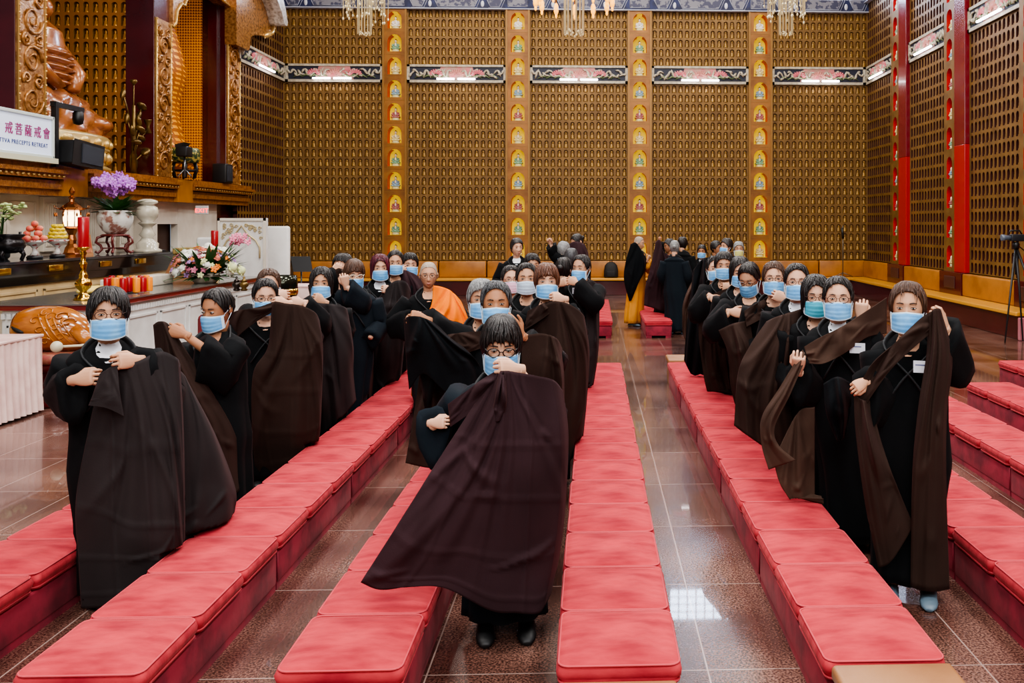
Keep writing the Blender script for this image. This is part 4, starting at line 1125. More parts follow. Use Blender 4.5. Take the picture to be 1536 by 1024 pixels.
# table with pale pink pleated skirt
pinkc = pm('pale pink satin', (232, 204, 196), .5, col2=(214, 180, 174), nscale=4, sheen=.3)
tx0, tx1, ty0, ty1, tz = -6.7, -5.72, 7.4, 9.72, .79
root = empty('draped_table', ((tx0 + tx1) / 2, (ty0 + ty1) / 2, 0), 'table with a pale pink pleated satin skirt at the left edge', 'table')
mb = MB(); peri = []
def edge(p0, p1, n_): return [(p0[0] + (p1[0] - p0[0]) * i / n_, p0[1] + (p1[1] - p0[1]) * i / n_) for i in range(n_)]
peri = edge((tx1, ty0), (tx1, ty1), 120) + edge((tx1, ty1), (tx0, ty1), 50) + edge((tx0, ty1), (tx0, ty0), 120) + edge((tx0, ty0), (tx1, ty0), 50)
cx_, cy_ = (tx0 + tx1) / 2, (ty0 + ty1) / 2; rings = []
for k in range(9):
    t = k / 8; ring = []
    for i, (x, y) in enumerate(peri):
        w_ = (.006 + .022 * t) * math.sin(i * 1.25 + .3 * math.sin(i * .37)) + .02 * t
        nx = 1 if x == tx1 else -1 if x == tx0 else 0; ny = 1 if y == ty1 else -1 if y == ty0 else 0
        ring.append((x + nx * w_, y + ny * w_, tz - (tz - .03) * t))
    rings.append(ring)
mb.loft(rings, 0, True, caps=False); mb.build('pleated_skirt', pinkc, root)
MB().rbox(tx0 - .01, tx1 + .01, ty0 - .01, ty1 + .01, tz - .01, tz + .02, .008).build('table_cover', pinkc, root)
# bronze singing bowl, small pots, pink table beyond
bb = Vector((W(424, 440, 12.0).x, W(424, 440, 12.0).y, 0)); tb = Vector((W(458, 440, 13.2).x, W(458, 440, 13.2).y, 0))
root = empty('side_table', (tb.x, tb.y, 0), 'small pale pink draped table behind the left line of people', 'table')
mb = MB(); mb.rbox(tb.x - .24, tb.x + .24, tb.y - .24, tb.y + .24, 1.05, 1.08, .01)
mb.build('cover', pinkc, root)
mb = MB(); rings = []
for k in range(5):
    rings.append([(tb.x + (.23 + .008 * math.sin(i * 1.3) + .008 * k) * math.copysign(abs(math.cos(2 * PI * i / 80)) ** .4, math.cos(2 * PI * i / 80)), tb.y + (.23 + .008 * k) * math.copysign(abs(math.sin(2 * PI * i / 80)) ** .4, math.sin(2 * PI * i / 80)), 1.06 - k * .26) for i in range(80)])
mb.loft(rings, 0, True, False); mb.build('skirt', pinkc, root)
root = empty('bowl_stand', (bb.x, bb.y, 0), 'dark red round stand under the bronze singing bowl', 'stand')
MB().lathe([(.2, 0), (.22, .04), (.14, .1), (.1, .4), (.12, .7), (.2, .86), (.21, .91)], tuple(bb), 24).build('stand_body', pm('glossy red lacquer', (0, 0, 0)), root)
root = empty('bronze_bowl', (bb.x, bb.y, .915), 'dark bronze singing bowl on a round stand behind the left line', 'bowl')
MB().lathe([(.08, 0), (.15, .03), (.19, .12), (.19, .26), (.18, .36), (.17, .36), (.17, .14), (.08, .04)], (bb.x, bb.y, .915), 30).build('bowl_body', pm('dark green bronze', (52, 54, 44), .15, .8), root)
MB().lathe([(.192, .11), (.196, .15), (.192, .19)], (bb.x, bb.y, .915), 30).build('band', brass, root)
for k, u in enumerate((355, 366)):
    q = ona(u, 433 + 18); q = Vector((W(u, 430, 12.2).x, W(u, 430, 12.2).y, 1.0))
    q = Vector((-6.2 - .1 * k, 14.2 + .3 * k, 1.0))
    q = W(u, 438, 13.0); q.z = 1.0
    root = empty('bronze_pot', tuple(q), ('small dark lidded bronze pot right of the flowers', 'small golden lidded bronze pot right of the flowers')[k], 'pot')
    MB().lathe([(.04, 0), (.05, .02), (.03, .04), (.06, .07), (.065, .1), (.04, .13)], tuple(q), 16).build('pot_body', (bronz if k else pm('dark bronze', (60, 54, 50), .3, .8)), root)
    MB().lathe([(.045, .13), (.03, .16), (.012, .17), (.018, .19), (.005, .21)], tuple(q), 12).build('lid', (bronz if k else pm('dark bronze', (0, 0, 0))), root)
# the red padded chair back near the second woman
cb = W(352, 470, 8.6)
root = empty('red_armchair', (cb.x, cb.y, 0), 'low red upholstered chair behind the second woman of the left line', 'chair')
MB().rbox(cb.x - .36, cb.x + .3, cb.y, cb.y + .12, .45, 1.10, .05).build('backrest', pm('red upholstery', (120, 36, 40), .6, col2=(96, 24, 30), nscale=6), root)
MB().rbox(cb.x - .36, cb.x + .3, cb.y - .45, cb.y + .02, .36, .5, .05).build('seat', pm('red upholstery', (0, 0, 0)), root)
for s in (-1, 1):
    MB().tube([(cb.x - .03 + s * .36, cb.y - .4, 0), (cb.x - .03 + s * .36, cb.y - .4, .7), (cb.x - .03 + s * .36, cb.y - .35, .78), (cb.x - .03 + s * .36, cb.y + .1, .8)], .03, 8).build('armrest', red_w, root)
    MB().tube([(cb.x - .03 + s * .34, cb.y + .08, 0), (cb.x - .03 + s * .34, cb.y + .08, .46)], .025, 8).build('leg', red_w, root)
# music stands
def music_stand(u, v, d, lab):
    q = W(u, v, d)
    root = empty('music_stand', (q.x, q.y, 0), lab, 'music stand')
    mb = MB(); mb.tube([(q.x, q.y, .1), (q.x, q.y, q.z - .1)], .014, 6)
    for a in (0.4, 2.5, 4.6): mb.tube([(q.x, q.y, .25), (q.x + .25 * math.cos(a), q.y + .25 * math.sin(a), .01)], .01, 5)
    mb.build('stand', blackm, root)
    mb = MB(); mb.prism([(-.11, -.14), (.20, -.14), (.12, .17), (-.20, .17)], lambda a, b, c: (q.x + a, q.y + c + b * .4, q.z + b * .8), 0, .015); mb.build('desk', blackm, root)
music_stand(452, 397, 15.0, 'black music stand near the carved white screens')
# backpack on the ledge
q = W(917, 412, 24.8)
root = empty('backpack', (q.x, 25.05, .47), 'black backpack leaning on the wall bench at the back', 'bag')
mb = MB(); rings = []
for z, a, b in ((.0, .18, .11), (.03, .2, .13), (.18, .2, .13), (.34, .17, .1), (.42, .1, .06), (.44, .02, .02)):
    rings.append([(q.x + a * math.copysign(abs(math.cos(t)) ** .7, math.cos(t)), 25.22 + b * math.copysign(abs(math.sin(t)) ** .7, math.sin(t)), .47 + z) for t in [2 * PI * k / 20 for k in range(20)]])
mb.loft(rings, 0, True, True); mb.build('bag_body', pm('black nylon', (20, 20, 22), .7, bump=.3, bscale=30), root)
MB().tube([(q.x - .04, 25.2, .9), (q.x, 25.2, .96), (q.x + .04, 25.2, .9)], .01, 6).build('loop', blackm, root)
MB().rbox(q.x - .12, q.x + .12, 25.06, 25.1, .5, .66, .02).build('front_pocket', pm('black nylon', (0, 0, 0)), root)
# video camera on tripod
tp = Vector((W(1520, 460, 15.6).x - .1, W(1520, 460, 15.6).y, 0)); tp = Vector((7.05, 15.3, .47)) 
tu = W(1524, 352, 15.4)
root = empty('camera_tripod', (tu.x, tu.y, 0), 'black camera tripod standing at the near end of the right wall bench', 'tripod')
apex = Vector((tu.x, tu.y, tu.z - .12))
mb = MB(); mb.lathe([(.05, -.12), (.06, -.04), (.04, 0)], tuple(apex), 12); mb.tube([apex, apex - Vector((0, 0, .55))], .02, 8); mb.build('centre_column', blackm, root)
for dx, dy in ((-.42, -.25), (.3, -.35), (.0, .0)):
    zf = 0.01
    ft = Vector((apex.x + dx, apex.y + dy - .25, zf))
    MB().tube([apex - Vector((0, 0, .08)), apex.lerp(ft, .5), ft], [.024, .018, .012], 8).build('leg', blackm, root)
MB().tube([apex + Vector((0, 0, -.03)), apex + Vector((.15, .1, -.12)), apex + Vector((.32, .1, -.25))], .01, 6).build('pan_handle', blackm, root)
root = empty('video_camera', (apex.x, apex.y, apex.z), 'black video camera with a top handle mounted on the tripod', 'camera')
MB().rbox(apex.x - .1, apex.x + .14, apex.y - .06, apex.y + .06, apex.z + .01, apex.z + .13, .02).build('camera_body', pm('camera plastic', (34, 36, 42), .35), root)
MB().lathe([(.04, 0), (.045, .1), (.055, .12), (.055, .17), (.04, .17)], (0, 0, 0), 16).build('tmp', blackm)
o = bpy.data.objects['tmp']; V = [v.co.copy() for v in o.data.vertices]; Fs = [tuple(p.vertices) for p in o.data.polygons]; bpy.data.objects.remove(o)
MB().add([(apex.x - .08 - v.z, apex.y + v.x, apex.z + .07 + v.y) for v in V], Fs, 0, True).build('lens', pm('lens grey', (90, 100, 114), .25), root)
MB().tube([(apex.x - .12, apex.y, apex.z + .13), (apex.x - .1, apex.y, apex.z + .19), (apex.x + .06, apex.y, apex.z + .19), (apex.x + .1, apex.y, apex.z + .13)], .014, 8).build('top_handle', blackm, root)
# microphone stand in the corner
q = Vector((W(1290, 400, 24.9).x, 24.7, 0)); q = Vector((6.95, 25.2, .47))
root = empty('microphone_stand', tuple(q), 'thin microphone stand on the wall bench near the right corner', 'microphone stand')
MB().tube([(q.x, q.y, .48), (q.x, q.y, 1.9)], .014, 6).build('pole', pm('dim steel', (110, 104, 96), .4, .6), root)
MB().tube([(q.x, q.y, 1.55), (q.x - .02, q.y, 1.85)], .035, 8).build('clip', blackm, root)
mb = MB()
for a in (.3, 2.4, 4.5): mb.tube([(q.x, q.y, .6), (q.x + .3 * math.cos(a), q.y + .3 * math.sin(a) * .3, .485)], .012, 5)
mb.build('foot', pm('dim steel', (0, 0, 0)), root)

# ---- chandeliers
glassrod = pm('crystal rod', (216, 206, 170), .15, .3, emit=.25, ecol=(255, 226, 170)); bulbm = pm('candle bulb', (255, 190, 80), .2, emit=2.2, ecol=(255, 176, 60)); goldc = pm('chandelier gold', (226, 190, 110), .2, .8)
def chandelier(u, vb, d, R_, nr, lab, drop=.5, big=True):
    c = W(u, vb, d); root = empty('chandelier', (c.x, c.y, c.z), lab, 'chandelier', 'gold and crystal chandeliers')
    ppm = F / d
    mb = MB()
    for k in range(14):
        a = 2 * PI * k / 14; r = .11 if big else .13
        mb.tube([(c.x + r * math.cos(a), c.y + r * math.sin(a), c.z + .01 * (k % 2)), (c.x + r * math.cos(a), c.y + r * math.sin(a), c.z + 1.6)], .009, 5)
    for k in range(20): a = k * 1.3; mb.ell((c.x + .1 * math.cos(a), c.y + .1 * math.sin(a), c.z + .02 * (k % 3)), .016, 5, 4)
    if not big:
        for k in range(60):
            a = r_.uniform(0, 6.3); rr = r_.uniform(.3, .45); z_ = c.z + r_.uniform(.25, .7)
            mb.tube([(c.x + rr * math.cos(a), c.y + rr * math.sin(a), z_), (c.x + rr * math.cos(a), c.y + rr * math.sin(a), c.z + 1.7)], .006, 4); mb.ell((c.x + rr * math.cos(a), c.y + rr * math.sin(a), z_), (.02, .02, .03), 5, 4)
    mb.build('crystal_rods', glassrod, root)
    mb = MB(); mb.tube([(c.x, c.y, c.z + 1.5), (c.x, c.y, ZC)], .03, 8); mb.lathe([(.05, 1.6), (R_ * .9, 1.75), (R_, 1.85), (R_ * .9, 1.9)], (c.x, c.y, c.z), 24)
    mb.build('hub', goldc, root)
    for ring_, (rr, zz, n_) in enumerate(((R_, .32, nr), (R_ * .72, .62, max(0, nr - 3)))):
        for k in range(n_):
            a = 2 * PI * (k + .5 * ring_) / n_; x, y = c.x + rr * math.cos(a), c.y + rr * math.sin(a); z0 = c.z + zz
            rod = MB().tube([(x, y, z0 + .1), (x, y, c.z + 1.85)], .008, 5).build('lamp_rod', goldc, root)
            mb = MB(); mb.lathe([(.012, .13), (.026, .10), (.028, .03), (.018, 0)], (x, y, z0), 8); mb.ell((x, y, z0 - .02), (.016, .016, .03), 6, 5)
            mb.build('candle_bulb', bulbm, rod)
chandelier(861, 52, 10.5, .44, 12, 'large gold chandelier with candle bulbs hanging at top centre')
chandelier(547, 52, 17.5, .45, 0, 'smaller crystal chandelier hanging at top left', big=False)
chandelier(1179, 52, 17.5, .45, 0, 'smaller crystal chandelier hanging at top right', big=False)

_r = STOOL2; _l = _r.location
text('2', .1, 0, 0, pm('blue paint', (40, 60, 170), .5), _r, 'CENTER', .001, xf=Matrix.Translation((_l.x, _l.y - .17, .322)), name='number')
# ================================================================== PEOPLE
skins = [pm('skin light', (206, 160, 134), .55, spec=.3), pm('skin warm', (190, 144, 116), .55, spec=.3), pm('skin tan', (166, 116, 86), .55, spec=.3)]
hairm = {'black': pm('black hair', (20, 17, 18), .38, col2=(40, 34, 34), nscale=30, stretch=(3, 3, .25), bump=.4, bscale=90),
         'brown': pm('brown hair', (62, 40, 30), .4, col2=(86, 58, 42), nscale=30, stretch=(3, 3, .25), bump=.4, bscale=90),
         'copper': pm('copper hair', (98, 58, 38), .4, col2=(70, 40, 28), nscale=30, stretch=(3, 3, .25), bump=.4, bscale=90),
         'maroon': pm('maroon hair', (96, 22, 44), .4, col2=(52, 14, 26), nscale=30, stretch=(3, 3, .25), bump=.4, bscale=90),
         'grey': pm('grey streaked hair', (76, 78, 82), .4, col2=(24, 24, 26), nscale=38, stretch=(3, 3, .3), bump=.4, bscale=90),
         'white': pm('silver hair', (140, 142, 142), .45, col2=(96, 98, 100), nscale=38, stretch=(3, 3, .3), bump=.4, bscale=90),
         'stubble': pm('shaved grey stubble', (140, 128, 118), .7, col2=(170, 150, 132), nscale=60)}
eyew = pm('eye white', (226, 220, 214), .3); eyed = pm('dark iris', (22, 14, 12), .2); lipm = pm('lips', (170, 112, 100), .5)
maskb = pm('blue face mask', (94, 164, 224), .75, col2=(122, 184, 234), nscale=14)
maskw = pm('mask edge white', (206, 224, 238), .75)
masks = {'blue': maskb, 'pale': pm('pale grey blue mask', (178, 196, 214), .75), 'pink': pm('pink face mask', (216, 172, 196), .75), 'teal': pm('turquoise face mask', (70, 176, 204), .75), 'yellow': pm('pale yellow mask', (200, 196, 120), .75)}
robeb = pm('black cotton robe', (9, 12, 15), .9, spec=.2, col2=(9, 11, 14), nscale=2.5, bump=.15, bscale=26, sheen=.02)
robebl = pm('blue black robe', (16, 26, 34), .9, spec=.2, col2=(14, 22, 30), nscale=3, bump=.15, bscale=26, sheen=.02)
collarm = pm('black collar band', (22, 25, 29), .7)
clothm = {'brown': pm('dark brown cloth', (50, 36, 31), .9, spec=.15, col2=(41, 29, 25), nscale=2, bump=.12, bscale=160, sheen=.03),
          'plum': pm('plum brown cloth', (51, 33, 38), .9, spec=.15, col2=(41, 26, 30), nscale=2, bump=.12, bscale=160, sheen=.03),
          'grey': pm('charcoal brown cloth', (45, 40, 41), .9, spec=.15, col2=(38, 34, 35), nscale=2, bump=.12, bscale=160, sheen=.03),
          'light': pm('umber cloth', (76, 58, 49), .9, spec=.15, col2=(53, 38, 32), nscale=2, bump=.12, bscale=160, sheen=.03),
          'black': pm('black drape', (9, 13, 17), .9, spec=.15, col2=(11, 14, 18), nscale=2, bump=.12, bscale=100, sheen=.02),
          'orange': pm('saffron cloth', (238, 126, 0), .8, spec=.1, col2=(220, 104, 0), nscale=2.5, bump=.1, bscale=120)}
ochre = pm('ochre robe', (206, 138, 36), .75, col2=(180, 112, 26), nscale=2.5)
shoem = pm('black shoe', (14, 15, 17), .5); shoeg = pm('grey shoe', (90, 110, 124), .5); solem = pm('shoe sole', (150, 150, 150), .6); sockm = pm('white sock', (220, 220, 220), .7)
glassm = {'black': pm('black glasses frame', (14, 12, 14), .3), 'wire': pm('thin metal glasses frame', (60, 38, 36), .3, .4), 'cream': pm('cream glasses frame', (214, 204, 182), .3)}
tshirt = pm('white undershirt', (226, 230, 238), .8)

# ---------- head
def skull(ph, th, off=0.0, taper=True):
    z = (.118 + off) * math.cos(th); rho = max(math.sin(th), 0) ** .75
    x = (.079 + off) * rho * math.sin(ph); y = -(.098 + off) * rho * math.cos(ph)
    if taper and z < 0:
        q = min(1, -z / .118)
        x *= 1 - .30 * q ** 1.5
        if y > 0: y *= 1 - .40 * q
        else: y *= 1 + .0 * q
        y -= .016 * q ** 2
    if z > 0: y += .008 * (z / .118)
    return Vector((x, y, z))
def g(x, s): return math.exp(-(x / s) ** 2)
def head_verts(nl=52, nt=38):
    rings = []
    for i in range(nt + 1):
        th = .03 + (PI - .06) * i / nt
        ring = []
        for j in range(nl):
            t = -PI + 2 * PI * j / nl; ph = t - .5 * math.sin(t)
            p = skull(ph, th); x, y, z = p
            if abs(ph) < 1.5:
                nose = 0
                if -.062 < z < .01:
                    q = (.01 - z) / .062; nose = (.024 * min(1, q * 1.15) ** 1.3) * (1 if z > -.047 else max(0, 1 - (-.047 - z) / .015))
                wn = .009 + .006 * max(0, min(1, -z / .045))
                y -= nose * g(x, wn)
                y += .009 * (g(x - .031, .018) + g(x + .031, .018)) * g(z - .004, .014)
                y -= .004 * g(z - .024, .010) * g(x, .05)
                y -= .006 * (g(x - .04, .02) + g(x + .04, .02)) * g(z + .03, .022)
                y -= .006 * g(x, .025) * g(z + .072, .012)
                y += .003 * g(x, .03) * g(z + .073, .003)
                y -= .006 * g(x, .022) * g(z + .108, .014)
            ring.append((x, y, z))
        rings.append(ring)
    return rings
HEADR = head_verts()
STY = {  # control: (phi deg, zlow) pairs
    'tied': [(0, .090), (25, .083), (45, .060), (62, .012), (72, -.02), (85, .0), (100, -.05), (120, -.085), (180, -.10)],
    'short': [(0, .07), (20, .066), (40, .050), (60, .012), (72, -.03), (85, -.0), (100, -.06), (130, -.095), (180, -.10)],
    'bangs': [(0, .040), (15, .046), (30, .034), (45, .024), (60, -.03), (75, -.06), (100, -.09), (180, -.11)],
    'bob': [(0, .082), (18, .072), (35, .045), (50, -.03), (60, -.105), (90, -.125), (180, -.13)],
    'long': [(0, .07), (18, .06), (38, .035), (52, -.05), (62, -.14), (90, -.16), (180, -.17)],
    'shaved': [(0, .074), (30, .07), (50, .05), (65, .0), (80, -.02), (100, -.06), (180, -.09)]}
STY['wispy'] = [(0, .084), (25, .078), (45, .056), (62, .0), (72, -.04), (85, -.02), (100, -.06), (120, -.09), (180, -.10)]
STY['swept'] = [(-60, -.02), (-42, .03), (-22, .066), (0, .074), (18, .05), (34, .028), (52, -.01), (70, -.04)]
def hair_mb(style, colr, seed=0, locks=0):
    mb = MB(); off = {'tied': .009, 'short': .014, 'bangs': .013, 'bob': .015, 'long': .016, 'shaved': .0025, 'swept': .015, 'wispy': .011}[style]
    tab = STY['short' if style == 'swept' else style]; nl = 56; nt = 16
    rings = [[] for _ in range(nt + 3)]
    for j in range(nl):
        ph = -PI + 2 * PI * j / nl; a = abs(math.degrees(ph))
        if style == 'swept' and a < 70: zl = np.interp(math.degrees(ph), [q[0] for q in STY['swept']], [q[1] for q in STY['swept']])
        else: zl = np.interp(a, [q[0] for q in tab], [q[1] for q in tab])
        if style in ('bangs', 'short', 'bob', 'long', 'swept'): zl += .006 * mnoise.noise(Vector((ph * 9, seed, 0))) + .005 * math.sin(ph * 23 + seed)
        long_ = style in ('bob', 'long') and a > 45
        for i in range(nt + 1):
            t = i / nt
            zc = max(-1, min(1, zl / (.118 + off))); thl = math.acos(zc) if not long_ else 0
            st = off + (.0035 * mnoise.noise(Vector((ph * 7, t * 2, seed))) + .002 * math.sin(ph * 31 + 3 * t) if off > .005 else 0)
            if style in ('short', 'bangs', 'swept'): st += .007 * math.sin(min(1, t * 1.4) * PI) * .5
            if not long_:
                th = .02 + (thl - .02) * t; p = skull(ph, th, st)
            else:
                th1 = math.acos(max(-1, -.01 / .13)); L1 = .16; tot = L1 + (-.01 - zl)
                s = t * tot
                if s < L1: p = skull(ph, .02 + (th1 - .02) * s / L1, st)
                else:
                    p = skull(ph, th1, st); p.z -= (s - L1)
                    k = (s - L1) / .15
                    p.x *= 1 - .10 * k * k; p.y = p.y * (1 - .12 * k) if p.y > 0 else p.y + .015 * k
            rings[i].append(p)
        # turned-in hem
        last = rings[nt][-1]
        q = Vector((last.x * .9, last.y * .9, last.z + .004)); rings[nt + 1].append(q); q2 = Vector((last.x * .82, last.y * .82, last.z + .02)); rings[nt + 2].append(q2)
    mb.loft(rings, 0, True, caps=False)
    mb.add([rings[0][j] for j in range(nl)], [tuple(range(nl))], 0, True)
    if style == 'tied':
        mb.ell((0, .112, .02), (.036, .03, .034), 12, 8, 0)
    if style != 'shaved' and locks:
        rr = random.Random(seed)
        for k in range(locks):
            ph0 = rr.uniform(-PI, PI); a = abs(math.degrees(ph0))
            if style == 'swept' and a < 70: zl = np.interp(math.degrees(ph0), [q[0] for q in STY['swept']], [q[1] for q in STY['swept']])
            else: zl = np.interp(a, [q[0] for q in tab], [q[1] for q in tab])
            fr_ = style in ('bangs', 'swept', 'short') and a < 60
            zl += rr.uniform(-.022, .012) if fr_ else rr.uniform(-.006, .004)
            if style == 'wispy' and a < 62 and rr.random() < .3: zl -= rr.uniform(.015, .055)
            long_ = style in ('bob', 'long') and a > 45
            ze = max(zl, -.01) if long_ else zl
            th1 = math.acos(max(-1, min(1, ze / (.118 + off)))); t0 = rr.uniform(.12, .5) * th1; dr = rr.uniform(-.25, .25); pts = []
            for i in range(7):
                t = i / 6; th = t0 + (th1 - t0) * t; p = skull(ph0 + dr * t * t, th, off + .0025 + .004 * math.sin(PI * t) * rr.random()); pts.append(p)
            if long_:
                for i in range(1, 5):
                    q = pts[6].copy(); s_ = (ze - zl) * i / 4; q.z -= s_; q.x *= 1 - .10 * (s_ / .15) ** 2; pts.append(q)
            w_ = rr.uniform(.0025, .005) * (.5 if style == 'wispy' and a < 62 else 1)
            mb.tube(pts, [w_ * (1 - .75 * abs(2 * i / (len(pts) - 1) - .9) ** 2) for i in range(len(pts))], 4, 0, flat=(.6, 1.3))
    return mb
def glasses_mb(kind):
    mb = MB(); r = .0026 if kind == 'black' else .0019 if kind == 'wire' else .003
    for s in (-1, 1):
        pts = [(s * .034 + .026 * math.cos(a), -.112 - .0 + .006 * abs(math.cos(a)) * (1 if s * math.cos(a) > 0 else 0), -.003 + .0205 * math.sin(a)) for a in [2 * PI * k / 16 for k in range(17)]]
        mb.tube(pts, r, 5)
        mb.tube([(s * .06, -.105, .002), (s * .078, -.06, .004), (s * .084, .005, .0)], r, 5)
    mb.tube([(-.009, -.113, 0), (0, -.116, .003), (.009, -.113, 0)], r, 5)
    return mb
def mask_mb():
    mb = MB(); nu, nv = 17, 19; P = []
    for i in range(nu):
        u = -1 + 2 * i / (nu - 1); row = []
        for j in range(nv):
            v = j / (nv - 1); x = .079 * math.sin(u * 1.25) / math.sin(1.25)
            zt = -.026 - .004 * abs(u) ** 1.5 + .009 * (1 - abs(u)) ; zb = -.128 + .018 * abs(u) ** 1.5
            z = zt + (zb - zt) * v
            y = -.128 + .080 * abs(u) ** 2.0 + .010 * (2 * v - 1) ** 2 * (1 - abs(u)) + (.012 * abs(u) if v < .1 else 0)
            y += .0035 * (((v * 3.999) % 1) - .5) * (1 - .3 * abs(u)) * (1 if .12 < v < .92 else 0)
            row.append((x, y, z))
        P.append(row)
    P = np.array(P); mb.grid(P, 0, True)
    k = 0
    for i in range(nu - 1):
        for j in range(nv - 1):
            if j == 0 or j == nv - 2 or i == 0 or i == nu - 2: mb.m[k] = 1
            k += 1
    for s in (-1, 1):
        for z0, z1 in ((-.034, .004), (-.108, -.03)):
            mb.tube([(s * .078, -.05, z0), (s * .082, -.02, (z0 + z1) / 2), (s * .088, .012, z1)], .0018, 5, 1)
    return mb

# ---------- hands: thumb on +x, fingers +y, palm faces -z
def hand_proto(pose):
    mb = MB()
    rings = []
    for t, w, h_, z in ((-.035, .024, .018, 0), (0, .026, .019, 0), (.03, .036, .018, -.001), (.06, .041, .0155, -.002), (.085, .041, .014, -.002), (.095, .036, .011, -.003)):
        rings.append([(w * math.cos(a), t, z + h_ * math.sin(a)) for a in [2 * PI * k / 14 for k in range(14)]])
    mb.loft(rings, 0, True, True)
    curl = {'grip': (72, 82, 50), 'pinch': (48, 62, 35), 'relax': (24, 34, 20)}[pose]
    for k, (bx, by, ln) in enumerate(((.0325, .084, .070), (.0112, .090, .078), (-.0105, .087, .072), (-.031, .077, .058))):
        p = Vector((bx * .92, by - .012, -.002)); pts = [p.copy()]; ang = 0; p = Vector((bx, by, -.002)); pts.append(p.copy())
        for seg, c in zip((.46, .30, .24), curl):
            ang += math.radians(c + (k - 1.5) * 4)
            d = Vector((bx * .12, math.cos(ang), -math.sin(ang))).normalized()
            p = p + d * ln * seg; pts.append(p.copy())
        mb.tube(pts, [.0086, .0088, .0080, .0072, .0056], 8)
        mb.ell(pts[-1], .006, 8, 6)
    if pose == 'relax': th = [(.02, .02, -.006), (.045, .042, -.012), (.058, .07, -.018), (.06, .095, -.022)]
    else: th = [(.02, .02, -.008), (.044, .042, -.02), (.046, .07, -.04), (.03, .092, -.048)]
    mb.tube(th, [.015, .0125, .0098, .0072], 8); mb.ell(th[-1], .0072, 8, 6)
    o = mb.build('tmp', skins[0], loc=(0, 0, 0))
    m = o.modifiers.new('r', 'REMESH'); m.mode = 'VOXEL'; m.voxel_size = .0026; m.use_smooth_shade = True
    m2 = o.modifiers.new('s', 'SMOOTH'); m2.factor = .4; m2.iterations = 1
    m3 = o.modifiers.new('d', 'DECIMATE'); m3.ratio = .25
    dg = bpy.context.evaluated_depsgraph_get(); me = o.evaluated_get(dg).to_mesh()
    V = np.array([v.co[:] for v in me.vertices]); Fs = [tuple(p.vertices) for p in me.polygons]
    o.evaluated_get(dg).to_mesh_clear(); me0 = o.data; bpy.data.objects.remove(o); bpy.data.meshes.remove(me0)
    return V, Fs
HANDS = {k: hand_proto(k) for k in ('grip', 'pinch', 'relax')}

